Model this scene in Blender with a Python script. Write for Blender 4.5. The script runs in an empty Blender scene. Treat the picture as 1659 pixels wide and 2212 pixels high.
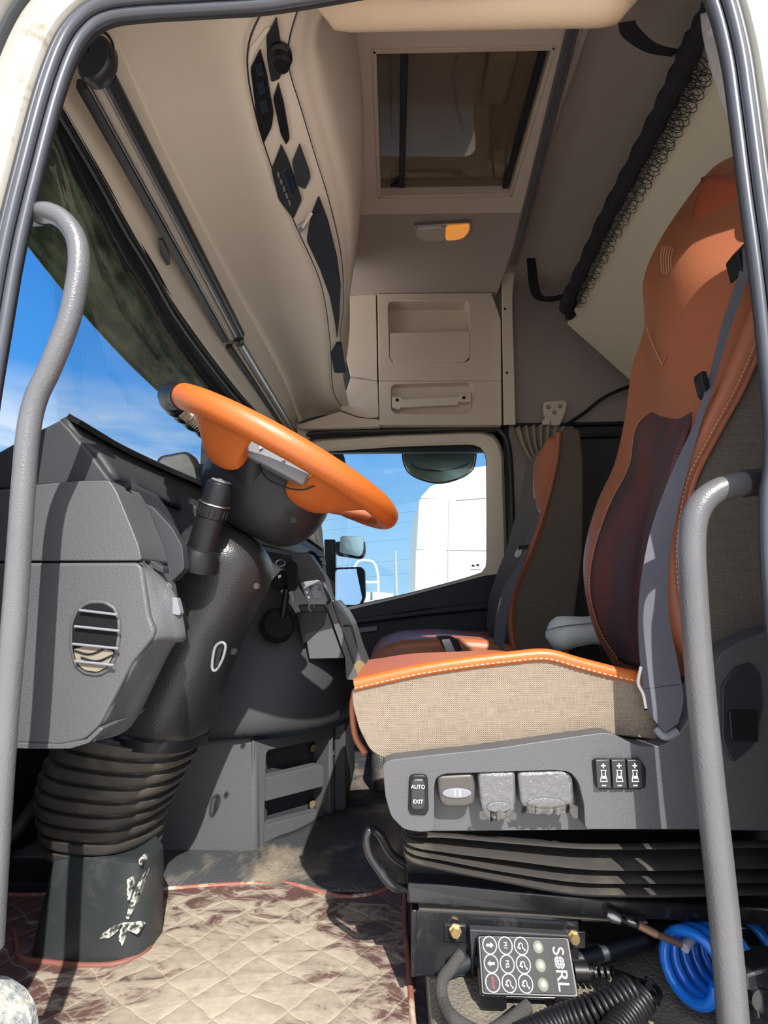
import bpy, bmesh, math, random
from mathutils import Vector, Matrix
random.seed(4)
C = bpy.context.scene.collection
sc = bpy.context.scene
V = Vector
# ---------------------------------------------------------------- camera, sky, sun, exposure
F = 1100.0; EYE = 0.585; PITCH = math.radians(9.0); YAW = math.radians(1.1)
cam_d = bpy.data.cameras.new('camera'); cam = bpy.data.objects.new('camera', cam_d); C.objects.link(cam)
cam_d.sensor_fit = 'HORIZONTAL'; cam_d.sensor_width = 36.0; cam_d.lens = 36.0 * F / 1659.0
cam_d.clip_start = 0.02; cam_d.clip_end = 500
cam.location = (0, 0, EYE); cam.rotation_euler = (math.pi / 2 + PITCH, 0, YAW)
sc.camera = cam
ROT = Matrix.Rotation(YAW, 3, 'Z') @ Matrix.Rotation(math.pi / 2 + PITCH, 3, 'X')
SUN_DIR = V((-0.315, 1.0, -0.94)).normalized()
SUN_E = 4.7
sun_d = bpy.data.lights.new('sun', 'SUN'); sun_d.energy = SUN_E; sun_d.angle = math.radians(0.55); sun_d.color = (1.0, 0.95, 0.87)
sun = bpy.data.objects.new('sun', sun_d); C.objects.link(sun)
sun.rotation_euler = SUN_DIR.to_track_quat('-Z', 'Y').to_euler(); sun.location = (2, -5, 6)
sc.view_settings.view_transform = 'Standard'; sc.view_settings.look = 'None'
sc.view_settings.exposure = 0.92; sc.view_settings.gamma = 1.0; sc.view_settings.use_curve_mapping = False
sc.cycles.max_bounces = 10; sc.cycles.diffuse_bounces = 6; sc.cycles.use_denoising = True
sc.cycles.transparent_max_bounces = 12; sc.cycles.caustics_reflective = False; sc.cycles.caustics_refractive = False
sc.cycles.sample_clamp_indirect = 6.0

class NT:                                    # tiny node helper
    def __init__(s, tree): s.t = tree; s.n = tree.nodes; s.l = tree.links
    def new(s, typ, **kw):
        n = s.n.new(typ)
        for k, v in kw.items(): setattr(n, k, v)
        return n
    def put(s, sock, v):
        if hasattr(v, 'is_output') or isinstance(v, bpy.types.NodeSocket): s.l.new(v, sock)
        else: sock.default_value = v
    def math(s, op, a, b=None, c=None, clamp=False):
        n = s.new('ShaderNodeMath', operation=op, use_clamp=clamp); s.put(n.inputs[0], a)
        if b is not None: s.put(n.inputs[1], b)
        if c is not None: s.put(n.inputs[2], c)
        return n.outputs[0]
    def mix(s, f, a, b, mode='MIX'):
        n = s.new('ShaderNodeMix', data_type='RGBA', blend_type=mode); s.put(n.inputs[0], f)
        for i, v in ((6, a), (7, b)): s.put(n.inputs[i], (*v, 1) if isinstance(v, tuple) and len(v) == 3 else v)
        return n.outputs[2]
    def ramp(s, f, stops):
        n = s.new('ShaderNodeValToRGB'); s.put(n.inputs[0], f); e = n.color_ramp.elements
        for i, (p, c) in enumerate(stops):
            x = e[i] if i < 2 else e.new(p)
            x.position = p; x.color = (*c, 1) if len(c) == 3 else c
        return n.outputs[0]
    def noise(s, vec, scale, detail=3, rough=0.5, dist=0.0):
        n = s.new('ShaderNodeTexNoise'); s.put(n.inputs['Vector'], vec); n.inputs['Scale'].default_value = scale
        n.inputs['Detail'].default_value = detail; n.inputs['Roughness'].default_value = rough; n.inputs['Distortion'].default_value = dist
        return n.outputs['Fac']
    def xyz(s, vec):
        n = s.new('ShaderNodeSeparateXYZ'); s.put(n.inputs[0], vec); return n.outputs
    def mapping(s, vec, scale=(1, 1, 1), rot=(0, 0, 0), loc=(0, 0, 0)):
        n = s.new('ShaderNodeMapping'); s.put(n.inputs[0], vec); n.inputs['Scale'].default_value = scale
        n.inputs['Rotation'].default_value = rot; n.inputs['Location'].default_value = loc; return n.outputs[0]

w = bpy.data.worlds.new('sky'); sc.world = w; w.use_nodes = True
N = NT(w.node_tree); N.n.clear()
tc = N.new('ShaderNodeTexCoord').outputs['Generated']
dz = N.xyz(tc)[2]
base = N.ramp(dz, [(0.0, (0.42, 0.68, 0.95)), (0.12, (0.27, 0.57, 0.93)), (0.35, (0.075, 0.34, 0.86)), (0.62, (0.03, 0.20, 0.70)), (1.0, (0.05, 0.2, 0.6))])
cl = N.noise(N.mapping(tc, (1.4, 1.4, 5.5), loc=(2.3, 0.4, 0.1)), 2.2, 6, 0.55, 0.3)  # low cloud, standing in for pale reflections on the windscreen
cl = N.math('MULTIPLY', N.ramp(cl, [(0.34, (0, 0, 0)), (0.52, (1, 1, 1))]), N.math('MULTIPLY', N.ramp(dz, [(0.22, (1, 1, 1)), (0.36, (0, 0, 0))]), N.ramp(N.math('ADD', N.xyz(tc)[0], 0.5), [(0.10, (1, 1, 1)), (0.42, (0.12, 0.12, 0.12))])))
col = N.mix(cl, base, (0.86, 0.92, 0.98))
dp = N.new('ShaderNodeVectorMath', operation='DOT_PRODUCT'); N.l.new(tc, dp.inputs[0]); dp.inputs[1].default_value = -SUN_DIR
glow = N.math('POWER', N.math('MAXIMUM', dp.outputs['Value'], 0.0), 1.6)
SKY_GLOW = 1.1
col = N.mix(1.0, N.mix(1.0, col, (0.55, 0.55, 0.55), 'MULTIPLY'), N.mix(glow, (0, 0, 0), (SKY_GLOW, SKY_GLOW * 0.93, SKY_GLOW * 0.82)), 'ADD')
bg = N.new('ShaderNodeBackground'); N.l.new(col, bg.inputs[0]); bg.inputs[1].default_value = 1.0
N.l.new(bg.outputs[0], N.new('ShaderNodeOutputWorld').inputs[0])

# ---------------------------------------------------------------- measuring helpers
def ray(x, y): return ROT @ V(((x - 829.5) / F, -(y - 1106.0) / F, -1.0))
O0 = V((0, 0, EYE))
def P(x, y, Y): d = ray(x, y); return O0 + d * (Y / d.y)
def PZ(x, y, Z): d = ray(x, y); return O0 + d * ((Z - EYE) / d.z)
def PX(x, y, X): d = ray(x, y); return O0 + d * (X / d.x)
def PP(x, y, pt, n): d = ray(x, y); return O0 + d * ((pt - O0).dot(n) / d.dot(n))
def S(px, Y): return px * Y / F               # rough size in metres of px pixels at distance Y

# ---------------------------------------------------------------- mesh helpers
def cr(pts, n=6, closed=False):
    """Catmull-Rom through points (tuples or Vectors of any size)."""
    pts = [V(p) for p in pts]; m = len(pts); out = []
    rng = range(m if closed else m - 1)
    for i in rng:
        if closed: a, b, c, d = pts[i - 1], pts[i], pts[(i + 1) % m], pts[(i + 2) % m]
        else: b, c = pts[i], pts[i + 1]; a = pts[i - 1] if i else b * 2 - c; d = pts[i + 2] if i + 2 < m else c * 2 - b
        for k in range(n):
            t = k / n
            out.append(0.5 * ((2 * b) + (c - a) * t + (2 * a - 5 * b + 4 * c - d) * t * t + (3 * b - a - 3 * c + d) * t ** 3))
    if not closed: out.append(pts[-1])
    return out
def rp(pts, r, n=4):
    """rounded polygon (2-D), r a radius in the units of pts."""
    out = []; m = len(pts)
    for i in range(m):
        a, b, c = V(pts[i - 1]), V(pts[i]), V(pts[(i + 1) % m])
        u, v = a - b, c - b; k = min(r, u.length * 0.45, v.length * 0.45)
        p0, p1 = b + u.normalized() * k, b + v.normalized() * k
        for j in range(n + 1):
            t = j / n; q = p0 * (1 - t) ** 2 + b * 2 * t * (1 - t) + p1 * t * t
            out.append((q.x, q.y))
    return out
def resample(pts, n, closed=True):
    pts = [V(p) for p in pts]; q = pts + [pts[0]] if closed else pts
    L = [0]
    for i in range(len(q) - 1): L.append(L[-1] + (q[i + 1] - q[i]).length)
    out = []; k = 0
    for i in range(n):
        s = L[-1] * i / (n if closed else n - 1)
        while k < len(q) - 2 and L[k + 1] < s: k += 1
        d = L[k + 1] - L[k]; t = (s - L[k]) / d if d > 1e-9 else 0
        out.append(q[k].lerp(q[k + 1], min(1, t)))
    return out

class MB:
    def __init__(s): s.v = []; s.f = []
    def add(s, vs, fs):
        o = len(s.v); s.v += [V(p) for p in vs]; s.f += [tuple(i + o for i in f) for f in fs]; return s
    def loft(s, loops, closed=True, caps=True, ring=False):
        n = len(loops[0]); vs = [p for l in loops for p in l]; fs = []
        m = len(loops)
        for i in range(m if ring else m - 1):
            j = (i + 1) % m
            for k in range(n if closed else n - 1):
                k2 = (k + 1) % n
                fs.append((i * n + k, i * n + k2, j * n + k2, j * n + k))
        if caps and closed and not ring:
            fs.append(tuple(range(n))[::-1]); fs.append(tuple((m - 1) * n + k for k in range(n)))
        return s.add(vs, fs)
    def prism(s, pts, off):
        off = V(off); return s.loft([[V(p) for p in pts], [V(p) + off for p in pts]])
    def box(s, c, size, rot=None):
        c = V(c); h = V(size) / 2; vs = []
        for x in (-1, 1):
            for y in (-1, 1):
                for z in (-1, 1):
                    p = V((x * h.x, y * h.y, z * h.z)); vs.append(c + (rot @ p if rot else p))
        return s.add(vs, [(0, 1, 3, 2), (4, 6, 7, 5), (0, 4, 5, 1), (2, 3, 7, 6), (0, 2, 6, 4), (1, 5, 7, 3)])
    def tube(s, pts, r, n=12, closed=False, caps=True):
        pts = [V(p) for p in pts]; m = len(pts); loops = []; prev = None
        for i in range(m):
            a = pts[i - 1] if (i or closed) else pts[i]; b = pts[(i + 1) % m] if (i < m - 1 or closed) else pts[i]
            t = (b - a)
            if t.length < 1e-9: t = V((0, 0, 1))
            t.normalize()
            if prev is None:
                u = t.cross(V((0, 0, 1)));
                if u.length < 0.1: u = t.cross(V((1, 0, 0)))
            else: u = prev - t * prev.dot(t)
            u.normalize(); prev = u; w_ = t.cross(u)
            rr = r[i] if isinstance(r, (list, tuple)) else r
            loops.append([pts[i] + (u * math.cos(2 * math.pi * k / n) + w_ * math.sin(2 * math.pi * k / n)) * rr for k in range(n)])
        return s.loft(loops, True, caps, closed)
    def cyl(s, a, b, r0, r1=None, n=20): return s.tube([a, b], [r0, r0 if r1 is None else r1], n)
    def lathe(s, o, axis, prof, n=24, u=None, sy=1.0):
        """prof: (radius, height along axis)."""
        o = V(o); a = V(axis).normalized(); u = V(u) if u else a.cross(V((0.3, 0.9, 0.1)));
        u = (u - a * u.dot(a)).normalized(); w_ = a.cross(u)
        return s.loft([[o + a * h + u * math.cos(2 * math.pi * k / n) * r + w_ * math.sin(2 * math.pi * k / n) * r * sy for k in range(n)] for r, h in prof])
    def patch(s, rows, nu=5, nv=5):
        rows = [cr(r, nu) for r in rows]
        cols = [cr([r[i] for r in rows], nv) for i in range(len(rows[0]))]
        return s.loft([list(c) for c in zip(*cols)], False, False)
    def build(s, name, m, parent=None, bevel=0, seg=3, smooth=True, solid=0, sub=0, ang=0.7, off=-1):
        lo = V([min(p[i] for p in s.v) for i in range(3)]); hi = V([max(p[i] for p in s.v) for i in range(3)]); c = (lo + hi) / 2
        me = bpy.data.meshes.new(name); me.from_pydata([p - c for p in s.v], [], s.f)
        bm = bmesh.new(); bm.from_mesh(me); bmesh.ops.recalc_face_normals(bm, faces=bm.faces); bm.to_mesh(me); bm.free()
        if smooth: me.shade_smooth(); me.set_sharp_from_angle(angle=ang)
        me.materials.append(m)
        o = bpy.data.objects.new(name, me); C.objects.link(o); o['wl'] = tuple(c)
        if parent is not None:
            o.parent = parent; o.location = c - V(parent['wl'])
        else: o.location = c
        if solid:
            k = o.modifiers.new('s', 'SOLIDIFY'); k.thickness = solid; k.offset = off
        if bevel:
            k = o.modifiers.new('b', 'BEVEL'); k.width = bevel; k.segments = seg; k.limit_method = 'ANGLE'; k.angle_limit = math.radians(35); k.harden_normals = False
        if sub:
            k = o.modifiers.new('u', 'SUBSURF'); k.levels = sub; k.render_levels = sub
        return o

def tag(o, label=None, cat=None, group=None, kind=None):
    if label: o['label'] = label
    if cat: o['category'] = cat
    if group: o['group'] = group
    if kind: o['kind'] = kind
    return o
def thing(name, loc, label, cat, group=None, kind=None):
    o = bpy.data.objects.new(name, None); C.objects.link(o); o.location = loc; o['wl'] = tuple(loc); o.empty_display_size = 0.05
    return tag(o, label, cat, group, kind)
def px(pts, Y): return [P(x, y, Y) for x, y in pts]
def slab(name, m, pts, Y, t, parent=None, r=0, bevel=0.002, **k):
    """outline (in photo pixels, measured on the lateral plane Y) with a real thickness t."""
    if r: pts = rp(pts, r)
    return MB().prism(px(pts, Y), (0, t, 0)).build(name, m, parent, bevel=bevel, **k)
def pslab(name, m, pts, pt, n, t, parent=None, r=0, bevel=0.001, **k):
    if r: pts = rp(pts, r)
    return MB().prism([PP(x, y, pt, n) for x, y in pts], n * t).build(name, m, parent, bevel=bevel, **k)
def text(name, s, o, ux, uy, size, m, parent, ext=0.0003, align='CENTER'):
    cu = bpy.data.curves.new(name, 'FONT'); cu.body = s; cu.size = size; cu.extrude = ext; cu.align_x = align; cu.align_y = 'CENTER'
    tmp = bpy.data.objects.new(name, cu); me = bpy.data.meshes.new_from_object(tmp); bpy.data.objects.remove(tmp); bpy.data.curves.remove(cu)
    me.materials.clear(); me.materials.append(m); ob = bpy.data.objects.new(name, me); C.objects.link(ob)
    ux = V(ux).normalized(); uy = (V(uy) - ux * V(uy).dot(ux)).normalized(); uz = ux.cross(uy)
    ob.parent = parent
    M4 = Matrix((ux, uy, uz)).transposed().to_4x4(); M4.translation = V(o) - V(parent['wl']); ob.matrix_basis = M4
    return ob
def ribbon(mb, left, right, n=6, t=0.0015):
    """a band between two 3-D edges, with thickness."""
    a = cr(left, n); b = cr(right, n); loops = []
    for i in range(len(a)):
        d = (a[min(i + 1, len(a) - 1)] - a[max(i - 1, 0)]); nn = d.cross(b[i] - a[i])
        nn = nn.normalized() * t if nn.length > 1e-9 else V((0, t, 0))
        loops.append([a[i] + nn, b[i] + nn, b[i] - nn, a[i] - nn])
    return mb.loft(loops)

# ---------------------------------------------------------------- materials
def mat(name, col, rough=0.5, metal=0, bump=None, var=None, coat=0, spec=0.5, dirt=None, rv=0):
    """bump=(kind, scale, distance), var=(scale, colour2, amount), dirt=(scale, colour, low, high)"""
    m = bpy.data.materials.new(name); m.use_nodes = True; N = NT(m.node_tree); b = N.n['Principled BSDF']
    b.inputs['Roughness'].default_value = rough; b.inputs['Metallic'].default_value = metal
    b.inputs['Coat Weight'].default_value = coat; b.inputs['Specular IOR Level'].default_value = spec
    tc = N.new('ShaderNodeTexCoord').outputs['Object']
    c = None
    if var: c = N.mix(N.math('MULTIPLY', N.noise(tc, var[0], 4, 0.6), var[2] * 1.6, clamp=True), col, var[1])
    if dirt:
        f = N.ramp(N.noise(tc, dirt[0], 6, 0.65, 0.4), [(dirt[2], (0, 0, 0)), (dirt[3], (1, 1, 1))])
        c = N.mix(f, c if c is not None else col, dirt[1])
    if c is None: b.inputs['Base Color'].default_value = (*col, 1)
    else: N.l.new(c, b.inputs['Base Color'])
    if rv: N.l.new(N.math('MULTIPLY_ADD', N.noise(tc, 6, 4), rv, rough - rv / 2), b.inputs['Roughness'])
    if bump:
        bn = N.new('ShaderNodeBump'); bn.inputs['Distance'].default_value = bump[2]; bn.inputs['Strength'].default_value = 1.0
        if bump[0] == 'leather':
            v = N.new('ShaderNodeTexVoronoi', feature='SMOOTH_F1'); N.l.new(N.mapping(tc), v.inputs['Vector']); v.inputs['Scale'].default_value = bump[1]
            h = N.math('ADD', v.outputs['Distance'], N.math('MULTIPLY', N.noise(tc, bump[1] * 0.35, 3), 0.6))
        else: h = N.noise(tc, bump[1], 4, 0.6)
        N.l.new(h, bn.inputs['Height']); N.l.new(bn.outputs[0], b.inputs['Normal'])
    return m
def weave(name, c1, c2, period=0.0026, c3=None):
    m = bpy.data.materials.new(name); m.use_nodes = True; N = NT(m.node_tree); b = N.n['Principled BSDF']; b.inputs['Roughness'].default_value = 0.9
    b.inputs['Specular IOR Level'].default_value = 0.2
    tc = N.new('ShaderNodeTexCoord').outputs['Object']; o = N.xyz(tc); k = 2 * math.pi / period
    hx = N.math('ADD', N.math('SINE', N.math('MULTIPLY', o[0], k)), N.math('SINE', N.math('MULTIPLY', o[1], k)))
    s = N.math('MULTIPLY', hx, N.math('SINE', N.math('MULTIPLY', o[2], k)))
    s = N.math('MULTIPLY_ADD', s, 0.5, 0.5, clamp=True)
    sl = N.noise(N.mapping(tc, (60, 60, 900)), 1.0, 3); sv = N.noise(N.mapping(tc, (900, 900, 60)), 1.0, 3)
    f = N.math('ADD', N.math('MULTIPLY', s, 0.75), N.math('MULTIPLY_ADD', N.math('ADD', sl, sv), 0.6, -0.5), clamp=True)
    N.l.new(N.mix(f, c1, c2), b.inputs['Base Color'])
    bn = N.new('ShaderNodeBump'); bn.inputs['Distance'].default_value = 0.0006; N.l.new(s, bn.inputs['Height']); N.l.new(bn.outputs[0], b.inputs['Normal'])
    return m
def glass(name, tint=(0.9, 0.97, 0.95), refl=0.08, rough=0.0):
    m = bpy.data.materials.new(name); m.use_nodes = True; N = NT(m.node_tree); N.n.remove(N.n['Principled BSDF'])
    t = N.new('ShaderNodeBsdfTransparent'); t.inputs[0].default_value = (*tint, 1)
    g = N.new('ShaderNodeBsdfGlossy'); g.inputs['Roughness'].default_value = rough
    fr = N.new('ShaderNodeFresnel'); fr.inputs[0].default_value = 1.35
    mx = N.new('ShaderNodeMixShader'); N.l.new(N.math('MULTIPLY', fr.outputs[0], refl * 10, clamp=True), mx.inputs[0])
    N.l.new(t.outputs[0], mx.inputs[1]); N.l.new(g.outputs[0], mx.inputs[2]); N.l.new(mx.outputs[0], N.n['Material Output'].inputs[0])
    return m

m_cream = mat('cream_plastic', (0.70, 0.61, 0.50), 0.6, bump=('noise', 900, 0.0002), var=(3, (0.63, 0.545, 0.445), 0.5))
m_creamL = mat('pale_cream_plastic', (0.76, 0.68, 0.56), 0.55, bump=('noise', 700, 0.0002), var=(4, (0.69, 0.61, 0.50), 0.5))
m_ceil = mat('headliner_cloth', (0.80, 0.70, 0.61), 0.95, bump=('noise', 1400, 0.0004), var=(2.5, (0.68, 0.58, 0.50), 0.5))
m_ceilg = mat('grey_headliner', (0.50, 0.44, 0.40), 0.95, bump=('noise', 1400, 0.0004), var=(3, (0.43, 0.38, 0.345), 0.5))
m_wallg = mat('grey_wall_felt', (0.42, 0.375, 0.35), 0.95, bump=('noise', 1200, 0.0004), var=(3, (0.33, 0.30, 0.28), 0.6))
m_walld = mat('dark_wall_felt', (0.060, 0.062, 0.070), 0.95, bump=('noise', 1200, 0.0004))
m_bunk = mat('bunk_vinyl', (0.66, 0.60, 0.46), 0.7, bump=('noise', 600, 0.0002), var=(2, (0.58, 0.53, 0.40), 0.6))
m_dash = mat('dash_grey_leather_grain', (0.064, 0.066, 0.074), 0.5, bump=('leather', 420, 0.00035), var=(8, (0.08, 0.08, 0.083), 0.6), rv=0.12)
m_dashd = mat('dash_dark_plastic', (0.026, 0.028, 0.034), 0.5, spec=0.3, bump=('noise', 900, 0.00025), var=(5, (0.042, 0.043, 0.048), 0.6))
m_black = mat('black_plastic', (0.008, 0.008, 0.0095), 0.4, spec=0.3, bump=('noise', 700, 0.0001))
m_col = mat('column_plastic', (0.020, 0.0205, 0.021), 0.36, spec=0.35, bump=('leather', 420, 0.0004), var=(6, (0.03, 0.03, 0.03), 0.5), rv=0.14)
m_matte = mat('matte_black', (0.006, 0.006, 0.007), 0.8, spec=0.2)
m_rubber = mat('seal_rubber', (0.022, 0.023, 0.026), 0.45)
m_rubl = mat('pale_seal_rubber', (0.065, 0.07, 0.085), 0.28, var=(20, (0.045, 0.05, 0.06), 0.6))
m_boot = mat('bellows_rubber', (0.044, 0.040, 0.037), 0.5, bump=('noise', 500, 0.0003), dirt=(9, (0.11, 0.095, 0.072), 0.52, 0.75), rv=0.1)
m_base = mat('boot_base_plastic', (0.024, 0.029, 0.031), 0.42, bump=('noise', 600, 0.0001), dirt=(16, (0.07, 0.072, 0.068), 0.56, 0.85))
m_paint = mat('cream_paint', (0.30, 0.29, 0.25), 0.4, coat=0.2, dirt=(16, (0.17, 0.14, 0.09), 0.57, 0.66), rv=0.1)
m_rail = mat('grab_rail_grey', (0.12, 0.12, 0.127), 0.32, bump=('leather', 520, 0.0003), var=(12, (0.08, 0.08, 0.084), 0.6))
m_orange = mat('orange_leather', (0.41, 0.10, 0.016), 0.42, bump=('leather', 600, 0.00025), var=(9, (0.38, 0.09, 0.014), 0.5))
m_brown = mat('brown_leather', (0.36, 0.125, 0.062), 0.45, bump=('leather', 500, 0.0003), var=(5, (0.30, 0.095, 0.042), 0.6))
m_plum = mat('perforated_plum', (0.115, 0.042, 0.038), 0.75)
_n = NT(m_plum.node_tree); _t = _n.xyz(_n.new('ShaderNodeTexCoord').outputs['Object']); _k = 2 * math.pi / 0.0052
_h = _n.math('MULTIPLY', _n.math('SINE', _n.math('MULTIPLY', _t[1], _k)), _n.math('SINE', _n.math('MULTIPLY', _t[2], _k)))
_f = _n.ramp(_h, [(0.35, (0, 0, 0)), (0.6, (1, 1, 1))])
_v = _n.noise(_n.mapping(_n.new('ShaderNodeTexCoord').outputs['Object'], (1, 5, 1.2)), 3.5, 3)
_n.l.new(_n.mix(_f, _n.mix(_n.ramp(_v, [(.4, (0, 0, 0)), (.62, (1, 1, 1))]), (0.055, 0.034, 0.040), (0.125, 0.036, 0.032)), (0.02, 0.012, 0.012)), _n.n['Principled BSDF'].inputs['Base Color'])
m_fab = weave('seat_weave', (0.33, 0.27, 0.205), (0.085, 0.065, 0.05))
m_fab_shade = weave('shaded_seat_weave', (0.20, 0.17, 0.14), (0.055, 0.045, 0.04), 0.0024)  # darker copy of the seat weave, with shade put into its colour
m_belt = mat('belt_webbing', (0.06, 0.063, 0.082), 0.75, bump=('noise', 1500, 0.0003), var=(10, (0.12, 0.12, 0.14), 0.5))
m_navy = mat('navy_plastic', (0.011, 0.015, 0.024), 0.55, bump=('noise', 800, 0.0002))
m_web = mat('black_webbing', (0.012, 0.012, 0.016), 0.9, bump=('noise', 900, 0.0005))
m_steel = mat('black_painted_steel', (0.012, 0.0125, 0.015), 0.24, coat=0.3, dirt=(22, (0.06, 0.055, 0.05), 0.55, 0.8))
m_chrome = mat('metal', (0.55, 0.55, 0.56), 0.3, metal=1.0)
m_alu = mat('aluminium', (0.34, 0.34, 0.35), 0.35, metal=0.9)
m_brass = mat('brass_zinc', (0.62, 0.46, 0.22), 0.35, metal=0.8)
m_white = mat('white_print', (0.8, 0.8, 0.8), 0.6)
m_red = mat('red_print', (0.65, 0.04, 0.04), 0.6)
m_blue = mat('blue_hose', (0.012, 0.20, 0.80), 0.22, coat=0.6)
m_floor = mat('rubber_floor', (0.040, 0.043, 0.046), 0.45, bump=('leather', 300, 0.0012), dirt=(5, (0.30, 0.25, 0.18), 0.50, 0.72), rv=0.1)
m_floord = mat('dusty_floor', (0.15, 0.135, 0.11), 0.7, bump=('leather', 260, 0.0016), dirt=(7, (0.30, 0.26, 0.19), 0.42, 0.66))
m_thread = mat('pale_thread', (0.62, 0.50, 0.34), 0.8)
m_cloth = mat('white_cloth', (0.62, 0.68, 0.66), 0.9, bump=('noise', 40, 0.003))
m_curt = mat('beige_curtain', (0.30, 0.26, 0.20), 0.9, bump=('noise', 500, 0.0005))
m_wtruck = mat('white_truck_paint', (0.44, 0.435, 0.40), 0.4)
m_ground = mat('sandy_ground', (0.80, 0.74, 0.66), 0.95, bump=('noise', 6, 0.05), var=(0.7, (0.72, 0.66, 0.58), 0.7))
m_mirror = mat('mirror_glass', (0.75, 0.8, 0.85), 0.03, metal=1.0)
m_amber = mat('amber_lens', (0.80, 0.33, 0.06), 0.2)
m_screen = mat('screen_glass', (0.02, 0.03, 0.045), 0.08, coat=0.8)
m_led = mat('milky_led', (0.15, 0.165, 0.125), 0.35)
m_clearw = mat('crinkled_plastic_wrap', (0.075, 0.075, 0.08), 0.18, bump=('noise', 190, 0.0022), coat=1.0, spec=0.8)
m_btn = mat('grey_button', (0.17, 0.18, 0.20), 0.45)
m_copper = mat('bare_metal_rod', (0.42, 0.25, 0.15), 0.45, metal=0.5)
g_wind = glass('windscreen_glass', (0.93, 0.97, 0.97), 0.018)
g_side = glass('side_glass', (0.90, 0.97, 0.98), 0.08)
g_hatch = glass('smoked_hatch_glass', (0.80, 0.77, 0.74), 0.05)
g_visor = glass('smoked_visor', (0.30, 0.34, 0.25), 0.06, 0.3)
_n = NT(g_visor.node_tree); _d = _n.new('ShaderNodeBsdfTranslucent'); _d2 = _n.new('ShaderNodeBsdfDiffuse'); _t = _n.new('ShaderNodeTexCoord').outputs['Object']
_c = _n.ramp(_n.noise(_n.mapping(_t, (1, 1, 3)), 9, 7, 0.7), [(0.4, (0.03, 0.035, 0.02)), (0.72, (0.20, 0.21, 0.14))])
_n.l.new(_c, _d.inputs[0]); _n.l.new(_c, _d2.inputs[0]); _a = _n.new('ShaderNodeAddShader'); _n.l.new(_d.outputs[0], _a.inputs[0]); _n.l.new(_d2.outputs[0], _a.inputs[1])
_m = _n.new('ShaderNodeMixShader'); _m.inputs[0].default_value = 0.62; _o = _n.n['Material Output']; _n.l.new(_o.inputs[0].links[0].from_socket, _m.inputs[1]); _n.l.new(_a.outputs[0], _m.inputs[2]); _n.l.new(_m.outputs[0], _o.inputs[0])
# ================================================================ SETTING
# quilted floor mat material (diamond stitching, trodden-in dust)
def quilt():
    m = bpy.data.materials.new('quilted_brown_leatherette'); m.use_nodes = True; N = NT(m.node_tree); b = N.n['Principled BSDF']
    tc = N.new('ShaderNodeTexCoord').outputs['Object']
    tc = N.new('ShaderNodeNewGeometry').outputs['Position'] if False else tc
    geo = N.new('ShaderNodeNewGeometry').outputs['Position']
    wob = N.noise(tc, 7, 4); wobs = N.math('MULTIPLY_ADD', wob, 0.05, -0.025)
    def lines(ang, per):
        o = N.xyz(N.mapping(tc, rot=(0, 0, ang))); x = N.math('DIVIDE', N.math('ADD', o[0], wobs), per)
        return N.math('ABSOLUTE', N.math('SUBTRACT', N.math('FRACT', x), 0.5))      # 0 at the stitch
    l1 = lines(math.radians(40), 0.058); l2 = lines(math.radians(-56), 0.058)
    d = N.math('MINIMUM', l1, l2)
    puff = N.math('POWER', N.math('MULTIPLY', d, 2.0, clamp=True), 0.45)
    st = N.ramp(d, [(0.008, (1, 1, 1)), (0.024, (0, 0, 0))])
    near = N.xyz(geo)
    # wear: most dust in the middle where feet go
    dx = N.math('MULTIPLY', N.math('ADD', near[0], 0.24), 3.0); dy = N.math('MULTIPLY', N.math('SUBTRACT', near[1], 0.86), 3.6)
    rad = N.math('SQRT', N.math('ADD', N.math('MULTIPLY', dx, dx), N.math('MULTIPLY', dy, dy)))
    n1 = N.noise(N.mapping(tc, (1, 2.2, 1), rot=(0, 0, 0.5)), 11, 10, 0.72, 1.2)
    f = N.math('SUBTRACT', N.math('MULTIPLY_ADD', n1, 1.7, -0.10), N.math('MULTIPLY', rad, 0.42))
    f = N.math('ADD', f, N.math('MULTIPLY', N.ramp(d, [(0.0, (1, 1, 1)), (0.12, (0, 0, 0))]), 0.04))
    f = N.ramp(f, [(0.36, (0, 0, 0)), (0.52, (0.7, 0.7, 0.7)), (0.78, (0.97, 0.97, 0.97))])
    fine = N.noise(tc, 60, 6, 0.7)
    dust = N.mix(fine, (0.46, 0.41, 0.315), (0.24, 0.205, 0.16))
    c = N.mix(f, N.mix(N.noise(tc, 25, 3), (0.075, 0.038, 0.034), (0.12, 0.068, 0.060)), dust)
    c = N.mix(N.math('MULTIPLY', st, 0.32), c, (0.50, 0.42, 0.30))
    N.l.new(c, b.inputs['Base Color']); N.l.new(N.math('MULTIPLY_ADD', f, 0.45, 0.42), b.inputs['Roughness'])
    bn = N.new('ShaderNodeBump'); bn.inputs['Distance'].default_value = 0.0026
    N.l.new(N.math('ADD', puff, N.math('MULTIPLY', fine, 0.10)), bn.inputs['Height']); N.l.new(bn.outputs[0], b.inputs['Normal'])
    return m
m_quilt = quilt()

X0, X1, YN, YF, ZC = -0.86, 1.37, 0.53, 2.52, 2.10
STR = 'structure'
def struct(o, label, cat): return tag(o, label, cat, None, STR)
struct(MB().box(((X0 + X1) / 2, 1.55, -0.02), (X1 - X0, 2.1, 0.04)).build('floor', m_floor, smooth=False), 'black grained rubber cab floor beyond the quilted mat', 'floor')
struct(MB().box(((0.045 + X1) / 2, 1.5, 0.027), (X1 - 0.045, 1.9, 0.054)).build('trim_1', m_floord, bevel=0.012), 'dusty grained raised seat platform under the driver seat', 'platform')
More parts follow.
